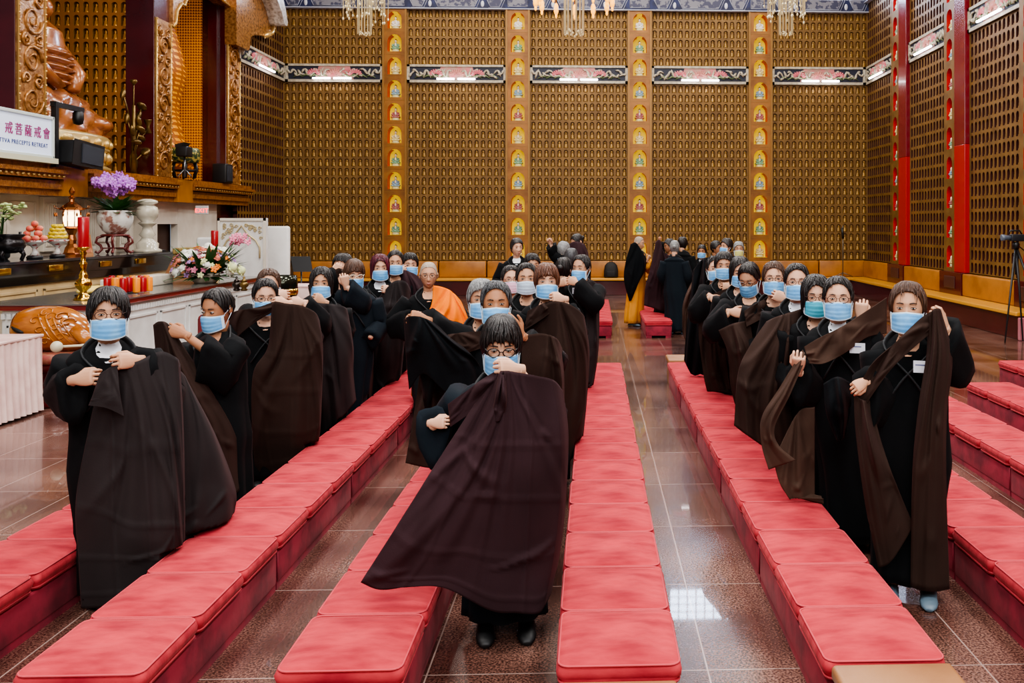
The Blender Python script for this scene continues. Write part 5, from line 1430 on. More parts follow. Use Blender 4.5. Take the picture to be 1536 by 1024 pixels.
def clampb(P, y1=10.95, lim=9.0):
    """keep cloth out of the benches and the floor"""
    P = P.copy()
    for p in P:
        if p[2] < .325 and 3.40 < p[1] < y1:
            for a, b in BENCHX:
                if a - .012 < p[0] < b + .012:
                    if min(p[0] - a, b - p[0]) < lim: p[0] = a - .014 if p[0] - a < b - p[0] else b + .014
                    else: p[2] = .328
        if p[2] < .012: p[2] = .012
    return P
PEOPLE = {}
def person(key, u, vt, d, yaw=0, pitch=0, roll=0, hair='tied', hc='black', mask='blue', glasses=None, hands=(), aisle=None, skin=1, robe='black',
           label='', shirt=False, foot=None, arms=True, badge=None, hs=1.03, turn=0, shoes='black', vz=None, sock=False, group=None, hem=(1, .06)):
    T = W(u, vt, d); h = T.z
    fwd = Vector((-T.x, -T.y, 0)).normalized(); fwd.rotate(Matrix.Rotation(math.radians(yaw), 3, 'Z'))
    ff = Vector((-T.x, -T.y, 0)).normalized(); ff.rotate(Matrix.Rotation(math.radians(turn), 3, 'Z'))     # torso facing
    rt = Vector((-ff.y, ff.x, 0))
    hx, hy = T.x, T.y
    f0 = Vector((hx, hy, 0)) - ff * .03
    if foot: f0 = Vector((foot[0], foot[1], 0))
    elif aisle: f0.x = min(max(f0.x, aisle[0]), aisle[1])
    top = Vector((hx, hy, 0)) - ff * .03
    def B(a, b, z):
        k = max(0, min(1.1, (z / (h - .3)))); k = k * k * (3 - 2 * k) if k < 1 else 1
        c = f0.lerp(top, k)
        return Vector((c.x, c.y, 0)) + rt * a + ff * b + Vector((0, 0, z))
    root_loc = (f0.x, f0.y, 0)
    # head transform
    hyaw = math.atan2(fwd.x, -fwd.y)
    R = Matrix.Rotation(hyaw, 3, 'Z') @ Matrix.Rotation(math.radians(roll), 3, 'Y') @ Matrix.Rotation(math.radians(pitch), 3, 'X')
    hc0 = Vector((hx, hy, h)) - R @ Vector((0, 0, .131 * hs)) if pitch < 15 else Vector((hx, hy, h - .131 * hs)) 
    def X(V):
        V = np.asarray(V, float).reshape(-1, 3) * hs
        return V @ np.array(R).T + np.array(hc0)
    def addx(mb, src, mat=None):
        V, Fs, M_, S_ = src.arrays(); mb.add(X(V), Fs, 0, True); n = len(Fs); mb.m[-n:] = M_ if mat is None else [mat] * n
    body = MB()
    hr = HEADR
    body.loft([[tuple(q) for q in X(r)] for r in hr], 0, True, True)
    face = MB()
    for s in (-1, 1):
        ex, ey = s * .032, -.0905
        face.ell((ex, ey + .002, -.001), (.0148, .009, .0044), 10, 6, 1)
        face.ell((ex, ey - .0035, -.0015), (.0056, .0045, .0050), 8, 6, 2)
        face.tube([(ex - .0155, ey + .002, -.001), (ex - .006, ey - .0075, .0034), (ex + .006, ey - .0075, .0034), (ex + .0155, ey + .002, -.001)], .0017, 5, 2)
        face.tube([(ex - s * .017, ey - .008, .0215), (ex, ey - .0105, .0255), (ex + s * .018, ey + .003, .021)], [.0022, .003, .0014], 5, 3, flat=(1.2, .6))
        face.ell((s * .081, .014, -.008), (.009, .019, .030), 8, 8, 0)
    if not mask:
        face.ell((0, -.109, -.0685), (.021, .006, .0042), 10, 6, 4); face.ell((0, -.108, -.0765), (.018, .006, .0045), 10, 6, 4)
    addx(body, face)
    nb = Vector(X([(0, .02, -.06)])[0]); nbase = B(0, .0, h - .33)
    body.tube([nb, nb.lerp(nbase, .45), nbase], [.051, .050, .052], 14, 0)
    # hidden trunk and legs
    body.loft([[B(a * math.cos(t), b * math.sin(t), z) for t in [2 * PI * k / 12 for k in range(12)]] for a, b, z in
               ((.1, .07, h * .5), (.11, .08, h - .6), (.13, .08, h - .42), (.12, .06, h - .35), (.05, .045, h - .3))], 0, True, True)
    for s in (-1, 1):
        body.tube([B(s * .08, 0, h * .52), B(s * .085, .01, h * .28), B(s * .09, 0, .05)], [.08, .055, .035], 8, 0)
    # arms + hands
    sl = MB()
    S = {1: B(.165, .0, h - .365), -1: B(-.165, .0, h - .365)}
    hspec = {s_: None for s_ in (-1, 1)}
    for hd in hands:
        side = 1 if hd['s'] == 'R' else -1
        hspec[side] = hd
    for side in (-1, 1):
        hd = hspec[side]
        if hd is None:
            if not arms: continue
            wr = B(side * .16, .16, h - .72); fdv = (rt * (-side * .5) + Vector((0, 0, -.8)) + ff * .2); pose = 'relax'; pnv = None; showhand = False
            el = B(side * .24, -.02, h - .62); drp = .1
        else:
            hp = W(hd['p'][0], hd['p'][1], d + hd['p'][2]); pose = hd.get('pose', 'grip')
            f_ = hd.get('fd', (-side * 1.0, .25, -.35))       # (viewer right, toward camera, up)
            fdv = rt * f_[0] + ff * f_[1] + Vector((0, 0, f_[2])); fdv.normalize()
            wr = hp - fdv * .07; showhand = True; drp = hd.get('droop', .16)
            if 'el' in hd: el = W(hd['el'][0], hd['el'][1], d + hd['el'][2])
            else:
                v = wr - S[side]; L = v.length; l1, l2 = .29, .26
                if L > .53: l1 = l2 = L * .52
                a = (L * L + l1 * l1 - l2 * l2) / (2 * max(L, .05)); hh = math.sqrt(max(.0, l1 * l1 - a * a)); vn = v.normalized()
                bd = rt * side * .8 + Vector((0, 0, -.9)) - ff * .2; bd = (bd - vn * bd.dot(vn)).normalized()
                el = S[side] + vn * a + bd * hh
        if hd is not None:
            fo = (hp - el).normalized(); fdv = (fdv * .55 + fo * .45).normalized(); wr = hp - fdv * .07
        s0_ = B(side * .12, 0, h - .41)
        body.tube([s0_, s0_.lerp(el, .5), el, el.lerp(wr, .5), wr], [.034, .036, .036, .030, .0225], 10, 0)
        if showhand:
            V, Fs = HANDS[pose]; V = V.copy(); V[:, 0] *= side
            zc = hd.get('back', (0, 1, .3)); zv = rt * zc[0] + ff * zc[1] + Vector((0, 0, zc[2]))
            zv = (zv - fdv * zv.dot(fdv)).normalized(); xv = fdv.cross(zv)
            M3 = np.array([xv[:], fdv[:], zv[:]])
            if side < 0: Fs = [tuple(reversed(f)) for f in Fs]
            body.add(V * hd.get('size', 1.0) @ M3 + np.array(wr), Fs, 0, True)
        # sleeve
        pth = catmull([S[side] + (S[side] - el).normalized() * -.02, S[side].lerp(el, .55), el, el.lerp(wr, .5), wr], 13)
        rad = np.interp(np.linspace(0, 1, 13), [0, .2, .5, .8, .94], [.088, .086, .084, .080, .078])
        rings = []; ref = None; n = 18; seed = random.random() * 9
        pth = pth[:max(7, int(round(13 * (1 - (hd.get('bare', .03) if hd else 0)))))] if showhand else pth; rad = rad[:len(pth)]
        for i in range(len(pth)):
            p = Vector(pth[i]); t = (Vector(pth[min(i + 1, len(pth) - 1)]) - Vector(pth[max(i - 1, 0)])).normalized()
            if ref is None: ref = Vector((0, 0, 1)) if abs(t.z) < .8 else ff
            a = (ref - t * ref.dot(t)); a = a.normalized() if a.length > 1e-5 else t.orthogonal().normalized(); b = t.cross(a); ref = a
            fr = i / (len(pth) - 1); ring = []
            for j in range(n):
                an = 2 * PI * j / n; q = a * math.cos(an) + b * math.sin(an)
                rr = rad[i] * (1 + .10 * math.sin(an * 5 + fr * 9 + seed) * fr + .08 * mnoise.noise(Vector((an, fr * 4, seed))))
                v = p + q * rr; low = max(0, -q.z)
                v = v + Vector((0, 0, -drp * low ** 2 * fr ** 1.6)) - t * (.05 * low * fr)
                ring.append(v)
            rings.append(ring)
        cap = [sum(rings[-1], Vector()) / n] 
        rings.append([v.lerp(cap[0], .35) for v in rings[-1]]); rings.append([v.lerp(cap[0], .9) - (Vector(pth[-1]) - Vector(pth[-2])) * .5 for v in rings[-2]])
        sl.loft(rings, 0, True, True)
    root = body.build('person', [skins[skin], eyew, eyed, hairm['black'] if hair != 'shaved' else hairm['stubble'], lipm], loc=root_loc)
    # torso of the robe
    prof = [(h - .283, .058, .060), (h - .295, .074, .070), (h - .315, .115, .083), (h - .335, .160, .096), (h - .365, .190, .106), (h - .42, .200, .115), (h - .55, .198, .125), (h - .75, .195, .135),
            (h - .95, .215, .155), (.45, .205 * hem[0], .16 * hem[0]), (.25, .215 * hem[0], .17 * hem[0]), (hem[1], .22 * hem[0], .175 * hem[0])]
    prof = [q for q in prof if True]
    seed = random.random() * 20
    zs = [q[0] for q in prof][::-1]; As = [q[1] for q in prof][::-1]; Bs = [q[2] for q in prof][::-1]
    def tor(z, ph, off=0.0, fold=True):
        a = np.interp(z, zs, As) + off; b = np.interp(z, zs, Bs) + off
        k = max(0, min(1, (h - .45 - z) / .7)) if fold else 0
        m = 1 + k * (.07 * math.sin(ph * 9 + seed + 1.5 * math.sin(z * 2 + seed)) + .03 * math.sin(ph * 17 + z * 1.5) + .05 * mnoise.noise(Vector((ph * 1.5, z * 2.5, seed)))) + .012 * mnoise.noise(Vector((ph * 3, z * 9, seed)))
        return B(a * m * math.sin(ph), b * m * math.cos(ph) - (.02 if z > h - .36 else .0), z)
    rb = MB(); rings = []
    zl = list(np.linspace(h - .283, h - .42, 9)) + list(np.linspace(h - .46, hem[1], 22))
    for z in zl: rings.append([tuple(tor(z, 2 * PI * j / 44)) for j in range(44)])
    rings = [[tuple(q) for q in clampb(np.array(r))] for r in rings]
    rb.loft(rings, 0, True, True)
    for s in (-1, 1):
        pts = [tor(z, math.radians(ph), .008, False) for ph, z in ((s * 150, h - .27), (s * 105, h - .282), (s * 70, h - .305), (s * 40, h - .35), (s * 16, h - .42), (-s * 6, h - .50), (-s * 30, h - .62))]
        rb.tube([Vector(p) for p in catmull(pts, 16)], .026, 6, 1, flat=(1.0, .28), up=(0, 0, 1) if False else None)
    V, Fs, M_, S_ = sl.arrays(); rb.add(V, Fs, 0, True)
    rm = robeb if robe == 'black' else robebl if robe == 'blue' else ochre
    rb.build('robe', [rm, collarm], root)
    ub = MB(); rings = []
    P = [[tuple(tor(z, math.radians(w_ * a), .0035 if a else .005, False)) for a in (-1, -.5, 0, .5, 1)] for z, w_ in ((h - .285, 46), (h - .315, 30), (h - .345, 18), (h - .385, 4))]
    ub.grid(P, 0); 
    ub.build('undershirt' if shirt else 'neckline', tshirt if shirt else skins[skin], root)
    hb = MB(); addx(hb, hair_mb(hair, hc, random.random() * 9, 110 if d < 7 else 60 if d < 11 else 0)); hb.build('hair', hairm[hc], root)
    if mask: m_ = MB(); addx(m_, mask_mb()); m_.build('face_mask', [masks[mask], maskw], root)
    if glasses: m_ = MB(); addx(m_, glasses_mb(glasses)); m_.build('glasses', glassm[glasses], root)
    for s in (-1, 1):
        c = B(s * .095, .06, 0)
        fy = math.atan2(ff.y, ff.x)
        sm = MB(); Rz = Matrix.Rotation(fy + PI / 2, 3, 'Z')
        rings = []
        for y_, w_, z_ in ((.13, .02, .03), (.11, .036, .045), (.05, .042, .062), (-.02, .042, .055), (-.08, .046, .045), (-.12, .038, .035), (-.14, .018, .02)):
            rings.append([(w_ * math.cos(a), y_, .004 + max(0, z_ * (math.sin(a) * .5 + .5))) for a in [2 * PI * k / 12 for k in range(12)]])
        V = np.array([[tuple(Rz @ Vector(p) + c) for p in r] for r in rings])
        sm.loft([[tuple(q) for q in r] for r in V], 0, True, True)
        sm.build('shoe', shoem if shoes == 'black' else shoeg, root)
    if badge:
        c = W(badge[0], badge[1], d + badge[2]); w_, h_ = .045, .03
        bm_ = MB()
        def Q(a, b, o): v = c + rt * a + Vector((0, 0, b)) + ff * o; return tuple(v)
        bm_.prism([(-w_, -h_), (w_, -h_), (w_, h_), (-w_, h_)], lambda a, b, c_: Q(a, b, c_), 0, .003, 0)
        bm_.prism([(-w_ * .8, h_ * .2), (w_ * .5, h_ * .2), (w_ * .5, h_ * .4), (-w_ * .8, h_ * .4)], lambda a, b, c_: Q(a, b, c_), .003, .004, 1)
        bm_.build('name_badge', [pm('white badge card', (214, 220, 232), .3), pm('badge print', (90, 100, 140), .5)], root)
    tag(root, label, 'person', group)
    PEOPLE[key] = dict(d=d, root=root, B=B, rt=rt, ff=ff, h=h, foot=f0, tor=tor)
    return root
def cloth(name, label, mat, d, sheets, cat='robe', n=(64, 64), amp=.035, nf=6, parent=None, seams=True, thick=.004, seed=None):
    """hanging cloth; sheets = list of column lists, column = (u,v[,dd]) from top to hem"""
    mb = MB(); seed = random.random() * 50 if seed is None else seed
    for sh in sheets:
        o = {}
        if isinstance(sh, dict): o = sh; sh = o['c']
        nu = max(10, min(n[0], o.get('nu', n[0]))); nv = n[1]
        cols = []
        for c in sh:
            c = [(q[0], q[1], q[2] if len(q) > 2 else 0.0) for q in c]
            cols.append(catmull(c, nv))
        A = np.array(cols)                               # k, nv, 3
        G = np.stack([catmull(A[:, j], nu) for j in range(nv)], axis=1)   # nu,nv,3
        uu = A[:, :, 0]; vv_ = A[:, :, 1]; ppm = F / d
        wid = float(np.mean(np.ptp(uu, axis=0))) / ppm; hgt = float(np.mean(np.ptp(vv_, axis=1))) / ppm
        if wid < .02: wid = .1
        Sx = max(.15, min(1.4, wid / .7)); Sy = max(.15, min(1.3, hgt / 1.2)); f0_ = None
        if o.get('nf') is not None and wid < .5 and hgt < .35: Sx, Sy = max(Sx, .3), Sy
        rc = random.Random(int(seed * 97) + len(mb.v)); gs = o.get('g', .5); creases = []
        for q in range(9):
            b_ = rc.uniform(-.1, 1.1); creases.append((gs + (b_ - gs) * .12, .0, b_ + rc.uniform(-.1, .1), rc.uniform(.45, 1.0), rc.uniform(.018, .04), rc.choice((1, 1, -.8)) * rc.uniform(.5, 1.1)))
        for q in range(5):
            a_ = rc.uniform(0, 1); b_ = rc.uniform(.2, .9); creases.append((a_, b_, a_ + rc.uniform(-.4, .4), b_ + rc.uniform(-.15, .3), rc.uniform(.015, .03), rc.uniform(.3, .7)))
        am = o.get('amp', amp); f = o.get('nf', nf); P = np.zeros((nu, nv, 3)); pw = o.get('pw', .7)
        for i in range(nu):
            s = i / (nu - 1)
            for j in range(nv):
                v = j / (nv - 1)
                e = min(1, min(s, 1 - s) * 6 + .25)
                k = am * (.25 + v ** pw) * e
                ph = 2 * PI * f * s + 1.8 * math.sin(v * 2.2 + seed) + seed
                ph = 2 * PI * f * .62 * (s + .10 * mnoise.noise(Vector((s * 4, v * 1.3, seed + 7)))) + seed + 1.2 * math.sin(v * 1.7 + seed)
                m1 = max(0, min(1, .45 + 1.5 * mnoise.noise(Vector((s * 3.1 * Sx, v * 1.1, seed + 11)))))
                sw = math.sin(ph); sw = math.copysign(abs(sw) ** 1.3, sw)
                s_, v_ = s * Sx, v * Sy
                dg_ = mnoise.noise(Vector((s_ * 7 + v_ * 5, v_ * 2.5 - s_ * 3, seed + 3)))
                dg2 = mnoise.noise(Vector((s_ * 5 - v_ * 7, v_ * 2.5 + s_ * 3, seed + 23)))
                dd = k * .75 * sw * m1 + am * .8 * mnoise.noise(Vector((s_ * 4, v_ * 3, seed))) 
                for (ax, av, bx, bv, cw, ca) in creases:
                    px_, pv_ = (s - ax) * Sx, (v - av) * Sy * 1.6; lx, lv = (bx - ax) * Sx, (bv - av) * Sy * 1.6; L2 = lx * lx + lv * lv + 1e-6
                    tt = (px_ * lx + pv_ * lv) / L2
                    if -.1 < tt < 1.1:
                        di = (px_ * lv - pv_ * lx) / math.sqrt(L2); w_ = cw * (.5 + tt)
                        dd -= ca * am * math.exp(-(di / w_) ** 2) * math.sin(PI * min(1, max(0, tt * .9 + .08)))
                if seams and wid > .45:
                    for q in (.22, .44, .66, .86): dd -= .008 * g(s - q, .010)
                    for q in (.3, .52, .74, .93): dd -= .008 * g(v - q, .009)
                dd += o.get('bulge', 0) * -math.sin(PI * s)
                P[i, j] = W(G[i, j, 0], G[i, j, 1], d + G[i, j, 2] + dd)[:]
        Q = clampb(P.reshape(-1, 3), lim=.13).reshape(P.shape)
        mb.grid(Q, o.get('mat', 0), True)
    ob = mb.build(name, mat if isinstance(mat, (list, tuple)) else clothm[mat], parent, solid=thick)
    if parent is None: tag(ob, label, cat)
    return ob
AL, AM, AR = (-2.44, -2.33), (-.5, -.36), (1.6, 1.7)
Hd = lambda s, u, v, dd, **k: dict(s=s, p=(u, v, dd), **k)
# ---------------- left line
person('L1', 163, 430, 4.75, 0, 0, hair='swept', glasses='wire', aisle=AL, shirt=True, skin=1, badge=(206, 537, -.16),
       hands=[Hd('R', 186, 541, -.30, pose='pinch', el=(252, 592, .06)), Hd('L', 132, 566, -.26, pose='pinch', el=(92, 585, -.02), fd=(1, .2, .05))],
       label='woman in black robe at front left, short black hair, holding up a large dark cloth')
cloth('hanging_cloth', 'very dark brown cloth held to the chest by the woman at front left', 'grey', 4.75, [
    [[(151, 566, -.25), (134, 640, -.22), (114, 750, -.2), (118, 840, -.18), (122, 912, -.14)],
     [(158, 556, -.27), (160, 640, -.26), (156, 760, -.26), (160, 840, -.24), (165, 910, -.2)],
     [(170, 549, -.29), (188, 650, -.30), (195, 780, -.28), (200, 840, -.26), (205, 905, -.22)],
     [(205, 542, -.27), (226, 640, -.28), (238, 780, -.26), (240, 840, -.24), (243, 892, -.2)],
     [(240, 527, -.16), (256, 640, -.2), (262, 780, -.2), (262, 830, -.18), (264, 882, -.15)],
     [(264, 536, -.14), (271, 640, -.16), (274, 780, -.12), (274, 830, -.1), (274, 872, -.1)],
     [(270, 546, .02), (275, 640, -.04), (277, 740, -.06), (277, 800, -.06), (276, 860, -.06)]],
    [[(262, 548, .1), (268, 640, .06), (274, 740, .04), (276, 800, .04), (275, 855, .04)],
     [(276, 562, .2), (310, 640, .2), (330, 720, .2), (336, 770, .2), (330, 815, .2)],
     [(280, 570, .35), (322, 650, .4), (352, 730, .4), (352, 765, .4), (346, 790, .4)]],
    {'c': [[(150, 560, -.30), (140, 590, -.31), (133, 608, -.31)], [(165, 552, -.32), (165, 590, -.34), (160, 612, -.34)], [(176, 548, -.32), (180, 590, -.34), (186, 624, -.34)]], 'amp': .008, 'nf': 2, 'nu': 16}],
    amp=.028, nf=4, n=(90, 70))
person('L2', 322, 432, 5.9, -42, 12, hair='tied', aisle=AL, skin=2, turn=-35, arms=True,
       hands=[Hd('R', 260, 496, -.28, pose='pinch', fd=(-1, .25, .15), el=(336, 545, -.12), droop=.30, bare=.18)],
       label='young woman in black robe looking down, second in the left line, dark hair tied back')
cloth('hanging_cloth', 'dark cloth trailing from the raised hand of the second woman in the left line', 'brown', 5.9, [
    [[(230, 487, -.25), (238, 560, -.22), (262, 640, -.2), (290, 740, -.18)],
     [(238, 482, -.28), (258, 560, -.26), (295, 650, -.22), (322, 748, -.2)],
     [(250, 484, -.28), (285, 560, -.25), (330, 650, -.2), (348, 745, -.15)],
     [(262, 498, -.22), (310, 575, -.16), (352, 650, -.08), (368, 724, .0)]]], amp=.035, nf=4, n=(50, 56))
person('L3', 398, 417, 6.9, 5, 8, hair='tied', glasses='wire', aisle=AL, skin=0,
       hands=[Hd('R', 418, 454, -.20, el=(468, 505, 0.12), bare=.14), Hd('L', 360, 500, -.05, el=(350, 520, 0))],
       label='woman in glasses, third in the left line, hiding behind a big brown cloth')
cloth('hanging_cloth', 'big smooth reddish-brown cloth held high by the third woman in the left line', 'brown', 6.9, [
    [[(408, 455, -.22), (402, 520, -.2), (380, 560, -.22), (378, 640, -.2), (384, 718, -.12)],
     [(414, 452, -.26), (413, 520, -.26), (402, 580, -.26), (396, 650, -.24), (408, 714, -.16)],
     [(430, 455, -.22), (436, 520, -.24), (432, 580, -.25), (430, 650, -.24), (432, 706, -.16)],
     [(452, 458, -.2), (460, 520, -.22), (458, 580, -.2), (456, 650, -.18), (454, 698, -.12)],
     [(472, 468, -.12), (481, 510, -.14), (480, 580, -.12), (478, 640, -.1), (473, 682, -.06)],
     [(479, 480, .05), (484, 520, .06), (483, 580, .1), (481, 630, .1), (478, 670, .1)]],
    {'c': [[(418, 450, -.2), (412, 466, -.22)], [(385, 461, -.2), (385, 482, -.2)], [(355, 466, -.12), (362, 500, -.14)], [(342, 476, .0), (350, 515, -.02)]], 'amp': .015, 'nf': 2}],
    amp=.03, nf=3, n=(64, 60))
person('L3b', 403, 402, 7.4, 0, 5, hair='tied', hc='brown', mask='blue', aisle=(-2.6, -2.4), skin=0,
       hands=[Hd('R', 442, 453, -.1, pose='pinch'), Hd('L', 426, 442, -.1, pose='pinch')],
       label='brown-haired woman mostly hidden behind the third woman of the left line')
person('L4', 482, 400, 7.9, -5, 2, hair='bob', aisle=AL, skin=1, hands=[Hd('R', 476, 448, -.22, el=(518, 500, .12), bare=.14, fd=(-1, .2, .2))],
       label='woman with straight black shoulder-length hair in the left line, cloth gathered under her chin')
cloth('hanging_cloth', 'charcoal cloth gathered under the chin of the woman with straight black hair', 'grey', 7.8, [
    [[(452, 452, -.1), (458, 520, -.12), (470, 590, -.1), (478, 655, -.05)],
     [(462, 448, -.22), (474, 520, -.24), (484, 590, -.2), (490, 645, -.12)],
     [(478, 454, -.24), (492, 520, -.25), (500, 590, -.22), (503, 635, -.15)],
     [(500, 456, -.2), (508, 520, -.22), (512, 580, -.18), (516, 622, -.12)],
     [(518, 461, -.14), (526, 510, -.12), (524, 560, -.1), (528, 608, -.05)],
     [(523, 474, .15), (530, 520, .1), (530, 560, .1), (534, 600, .1)]]], amp=.035, nf=5, n=(60, 50))
person('L5', 532, 389, 8.5, 12, 12, hair='bangs', hc='brown', glasses='cream', aisle=AL, skin=0, robe='blue',
       hands=[Hd('L', 517, 418, -.2, pose='pinch', fd=(.2, .1, 1), el=(545, 452, -.05))],
       label='woman with cream glasses and brown fringe raising her forearm, left line')
person('L5b', 514, 380, 9.05, -30, 0, hair='short', mask=None, aisle=(-2.45, -2.4), skin=0, hands=[Hd('L', 508, 400, -.15, fd=(.2, .2, .8))],
       label='dark-haired woman half hidden, one fist raised beside her cheek, left line')
cloth('hanging_cloth', 'brown cloth falling from the raised fist behind the woman with cream glasses', 'brown', 8.9, [
    [[(503, 404, -.2), (520, 470, -.2), (533, 540, -.15), (538, 616, -.05)],
     [(508, 402, -.24), (532, 470, -.25), (543, 540, -.2), (546, 608, -.1)],
     [(514, 404, -.24), (543, 470, -.22), (552, 540, -.2), (553, 602, -.1)],
     [(520, 410, -.2), (552, 470, -.15), (560, 530, -.1), (558, 598, -.05)]]], amp=.04, nf=4, n=(40, 44))
person('L6', 570, 381, 9.5, 5, 5, hair='bob', hc='maroon', aisle=AL, skin=0, shirt=True, hands=[Hd('R', 578, 434, -.2, el=(608, 462, .12), bare=.14, fd=(-1, .2, .1))],
       label='woman with maroon dyed bob hair in the left line')
cloth('hanging_cloth', 'grey-brown cloth draped over the bent arm of the woman with maroon hair', 'grey', 9.5, [
    [[(556, 462, -.05), (557, 500, -.1), (558, 540, -.1), (562, 588, -.05)],
     [(580, 432, -.22), (572, 480, -.24), (570, 530, -.24), (574, 582, -.1)],
     [(593, 421, -.22), (590, 480, -.22), (586, 530, -.2), (585, 578, -.1)],
     [(608, 422, -.16), (604, 480, -.14), (600, 530, -.12), (596, 572, -.05)],
     [(616, 434, .05), (611, 480, .0), (606, 520, .0), (602, 562, .0)]]], amp=.05, nf=4, n=(50, 44))
person('L7', 593, 375, 10.05, 0, 2, hair='tied', aisle=(-2.4, -2.3), skin=1, label='woman with dark hair tied back peering over the maroon-haired woman')
person('L8', 615, 379, 10.6, 5, 2, hair='short', aisle=(-2.3, -2.2), skin=0, foot=(-2.3, 10.6), hands=[Hd('L', 604, 403, -.2, pose='pinch', fd=(.6, .2, .6))],
       label='short-haired masked woman at the far end of the left line')
cloth('hanging_cloth', 'plum-brown cloth bunched over the shoulder of the last woman in the left line', 'plum', 10.3, [
    [[(588, 416, -.2), (592, 430, -.2), (600, 445, -.1)], [(600, 405, -.25), (608, 430, -.28), (612, 480, -.2)],
     [(616, 408, -.2), (622, 435, -.25), (622, 490, -.2)], [(634, 418, -.1), (638, 440, -.15), (634, 490, -.1)]]], amp=.04, nf=3, n=(40, 30), seams=False)
# ---------------- nun in saffron between the lines
person('M', 643, 391, 8.7, 0, 0, hair='shaved', hc='stubble', mask=None, glasses='wire', skin=1, foot=(-1.43, 8.5),
       hands=[Hd('R', 666, 469, -.2, pose='relax', fd=(-.8, .3, .2)), Hd('L', 624, 474, -.2, pose='pinch', fd=(.8, .3, .1))], badge=(657, 468, -.24),
       label='shaven-headed monastic with glasses wearing black and saffron robes, facing the camera')
cloth('saffron_sash', None, 'orange', 8.7, [
    [[(650, 428, -.1), (646, 460, -.2), (628, 478, -.22), (618, 486, -.2)],
     [(662, 430, -.14), (660, 462, -.24), (648, 485, -.26), (636, 500, -.24)],
     [(676, 436, -.13), (680, 465, -.22), (672, 490, -.25), (664, 504, -.24)],
     [(690, 450, -.06), (698, 475, -.14), (694, 492, -.18), (686, 502, -.16)],
     [(696, 462, .08), (705, 485, .0), (702, 495, .0), (696, 503, .0)]],
    {'c': [[(618, 486, -.18), (620, 540, -.15), (616, 600, -.1)], [(660, 500, -.2), (662, 540, -.18), (660, 600, -.12)], [(694, 500, -.05), (692, 540, -.05), (690, 600, .0)]]}], amp=.05, nf=3, n=(44, 36), seams=False, parent=PEOPLE['M']['root'])
# ---------------- middle line
person('C1', 752, 474, 4.28, 0, 14, hair='bangs', glasses='black', aisle=AM, skin=0, foot=(-.42, 4.42), robe='blue', hem=(.9, .09),
       hands=[Hd('R', 757, 553, -.24, el=(826, 622, 0.16), bare=.30, droop=.05, fd=(-1, .3, -.25)), Hd('L', 667, 633, -.14, pose='pinch', fd=(.95, .0, -.1), el=(660, 650, .12), bare=0, size=.72, droop=.16)],
       label='woman in black-rimmed glasses at the very front, head bowed, swinging a brown cloth')
cloth('hanging_cloth', 'large plum-brown cloth sweeping out to the left from the woman at the very front', 'plum', 4.28, [
    [[(744, 558, -.22), (690, 640, -.25), (648, 705, -.3), (588, 800, -.34), (541, 873, -.36)],
     [(748, 556, -.25), (705, 640, -.28), (668, 715, -.32), (612, 820, -.36), (570, 884, -.36)],
     [(752, 556, -.26), (722, 650, -.30), (694, 735, -.33), (652, 830, -.34), (616, 880, -.34)],
     [(756, 556, -.27), (742, 650, -.31), (722, 740, -.32), (695, 830, -.32), (668, 882, -.32)],
     [(762, 556, -.27), (765, 650, -.30), (755, 740, -.31), (742, 840, -.30), (735, 915, -.28)],
     [(774, 558, -.25), (790, 650, -.29), (785, 740, -.30), (780, 840, -.28), (775, 919, -.26)],
     [(802, 563, -.26), (815, 650, -.24), (814, 740, -.25), (810, 840, -.24), (806, 920, -.22)],
     [(830, 570, -.18), (842, 650, -.2), (842, 740, -.16), (832, 830, -.16), (817, 908, -.15)],
     [(844, 586, -.04), (852, 650, -.04), (849, 740, .0), (841, 820, .0), (826, 890, .0)]],
    {'c': [[(752, 552, -.24), (748, 575, -.25)], [(728, 566, -.22), (730, 598, -.23)], [(700, 586, -.18), (702, 622, -.2)], [(672, 606, -.12), (676, 640, -.14)]], 'amp': .02, 'nf': 2, 'nu': 24},
    {'c': [[(748, 560, -.30), (742, 600, -.33), (736, 628, -.32)], [(754, 562, -.32), (750, 600, -.36), (746, 632, -.35)], [(758, 562, -.30), (760, 600, -.33), (756, 624, -.32)]], 'amp': .02, 'nf': 2, 'nu': 12}],
    amp=.045, nf=7, n=(100, 76))
person('C2', 744, 420, 5.5, 0, 0, hair='tied', hc='grey', aisle=AM, skin=2, foot=(-.45, 5.4),
       hands=[Hd('R', 772, 490, -.2, pose='relax', fd=(-.6, .2, .9), el=(832, 540, .16), droop=.05, bare=.2), Hd('L', 622, 476, -.25, fd=(-.9, .2, .1), el=(668, 500, -.1), droop=.62)],
       label='older woman with grey-streaked hair behind the woman at the very front, one arm stretched sideways')
cloth('hanging_cloth', 'dark brown cloth across the back and arms of the older grey-haired woman', 'brown', 5.5, [
    [[(783, 504, -.14), (782, 560, -.12), (784, 620, .0), (790, 700, .0)], [(812, 500, -.14), (815, 560, -.14), (815, 640, -.05), (812, 720, -.02)],
     [(834, 507, -.1), (840, 560, -.1), (838, 640, -.02), (836, 720, .0)], [(843, 522, .12), (846, 570, .1), (846, 650, .1), (842, 720, .1)]],
    {'c': [[(728, 496, -.05), (728, 520, -.08)], [(700, 498, -.15), (702, 528, -.16)], [(670, 502, -.18), (668, 530, -.2)], [(652, 504, -.2), (650, 528, -.2)]], 'amp': .02, 'nf': 2},
    {'c': [[(632, 545, -.1), (624, 600, -.1), (616, 650, -.1), (608, 694, -.1)], [(650, 540, -.12), (644, 600, -.12), (640, 650, -.12), (634, 700, -.1)], [(672, 540, -.1), (668, 600, -.1), (664, 650, -.1), (660, 704, -.1)]], 'amp': .03, 'nf': 2}],
    amp=.035, nf=4, n=(50, 50))
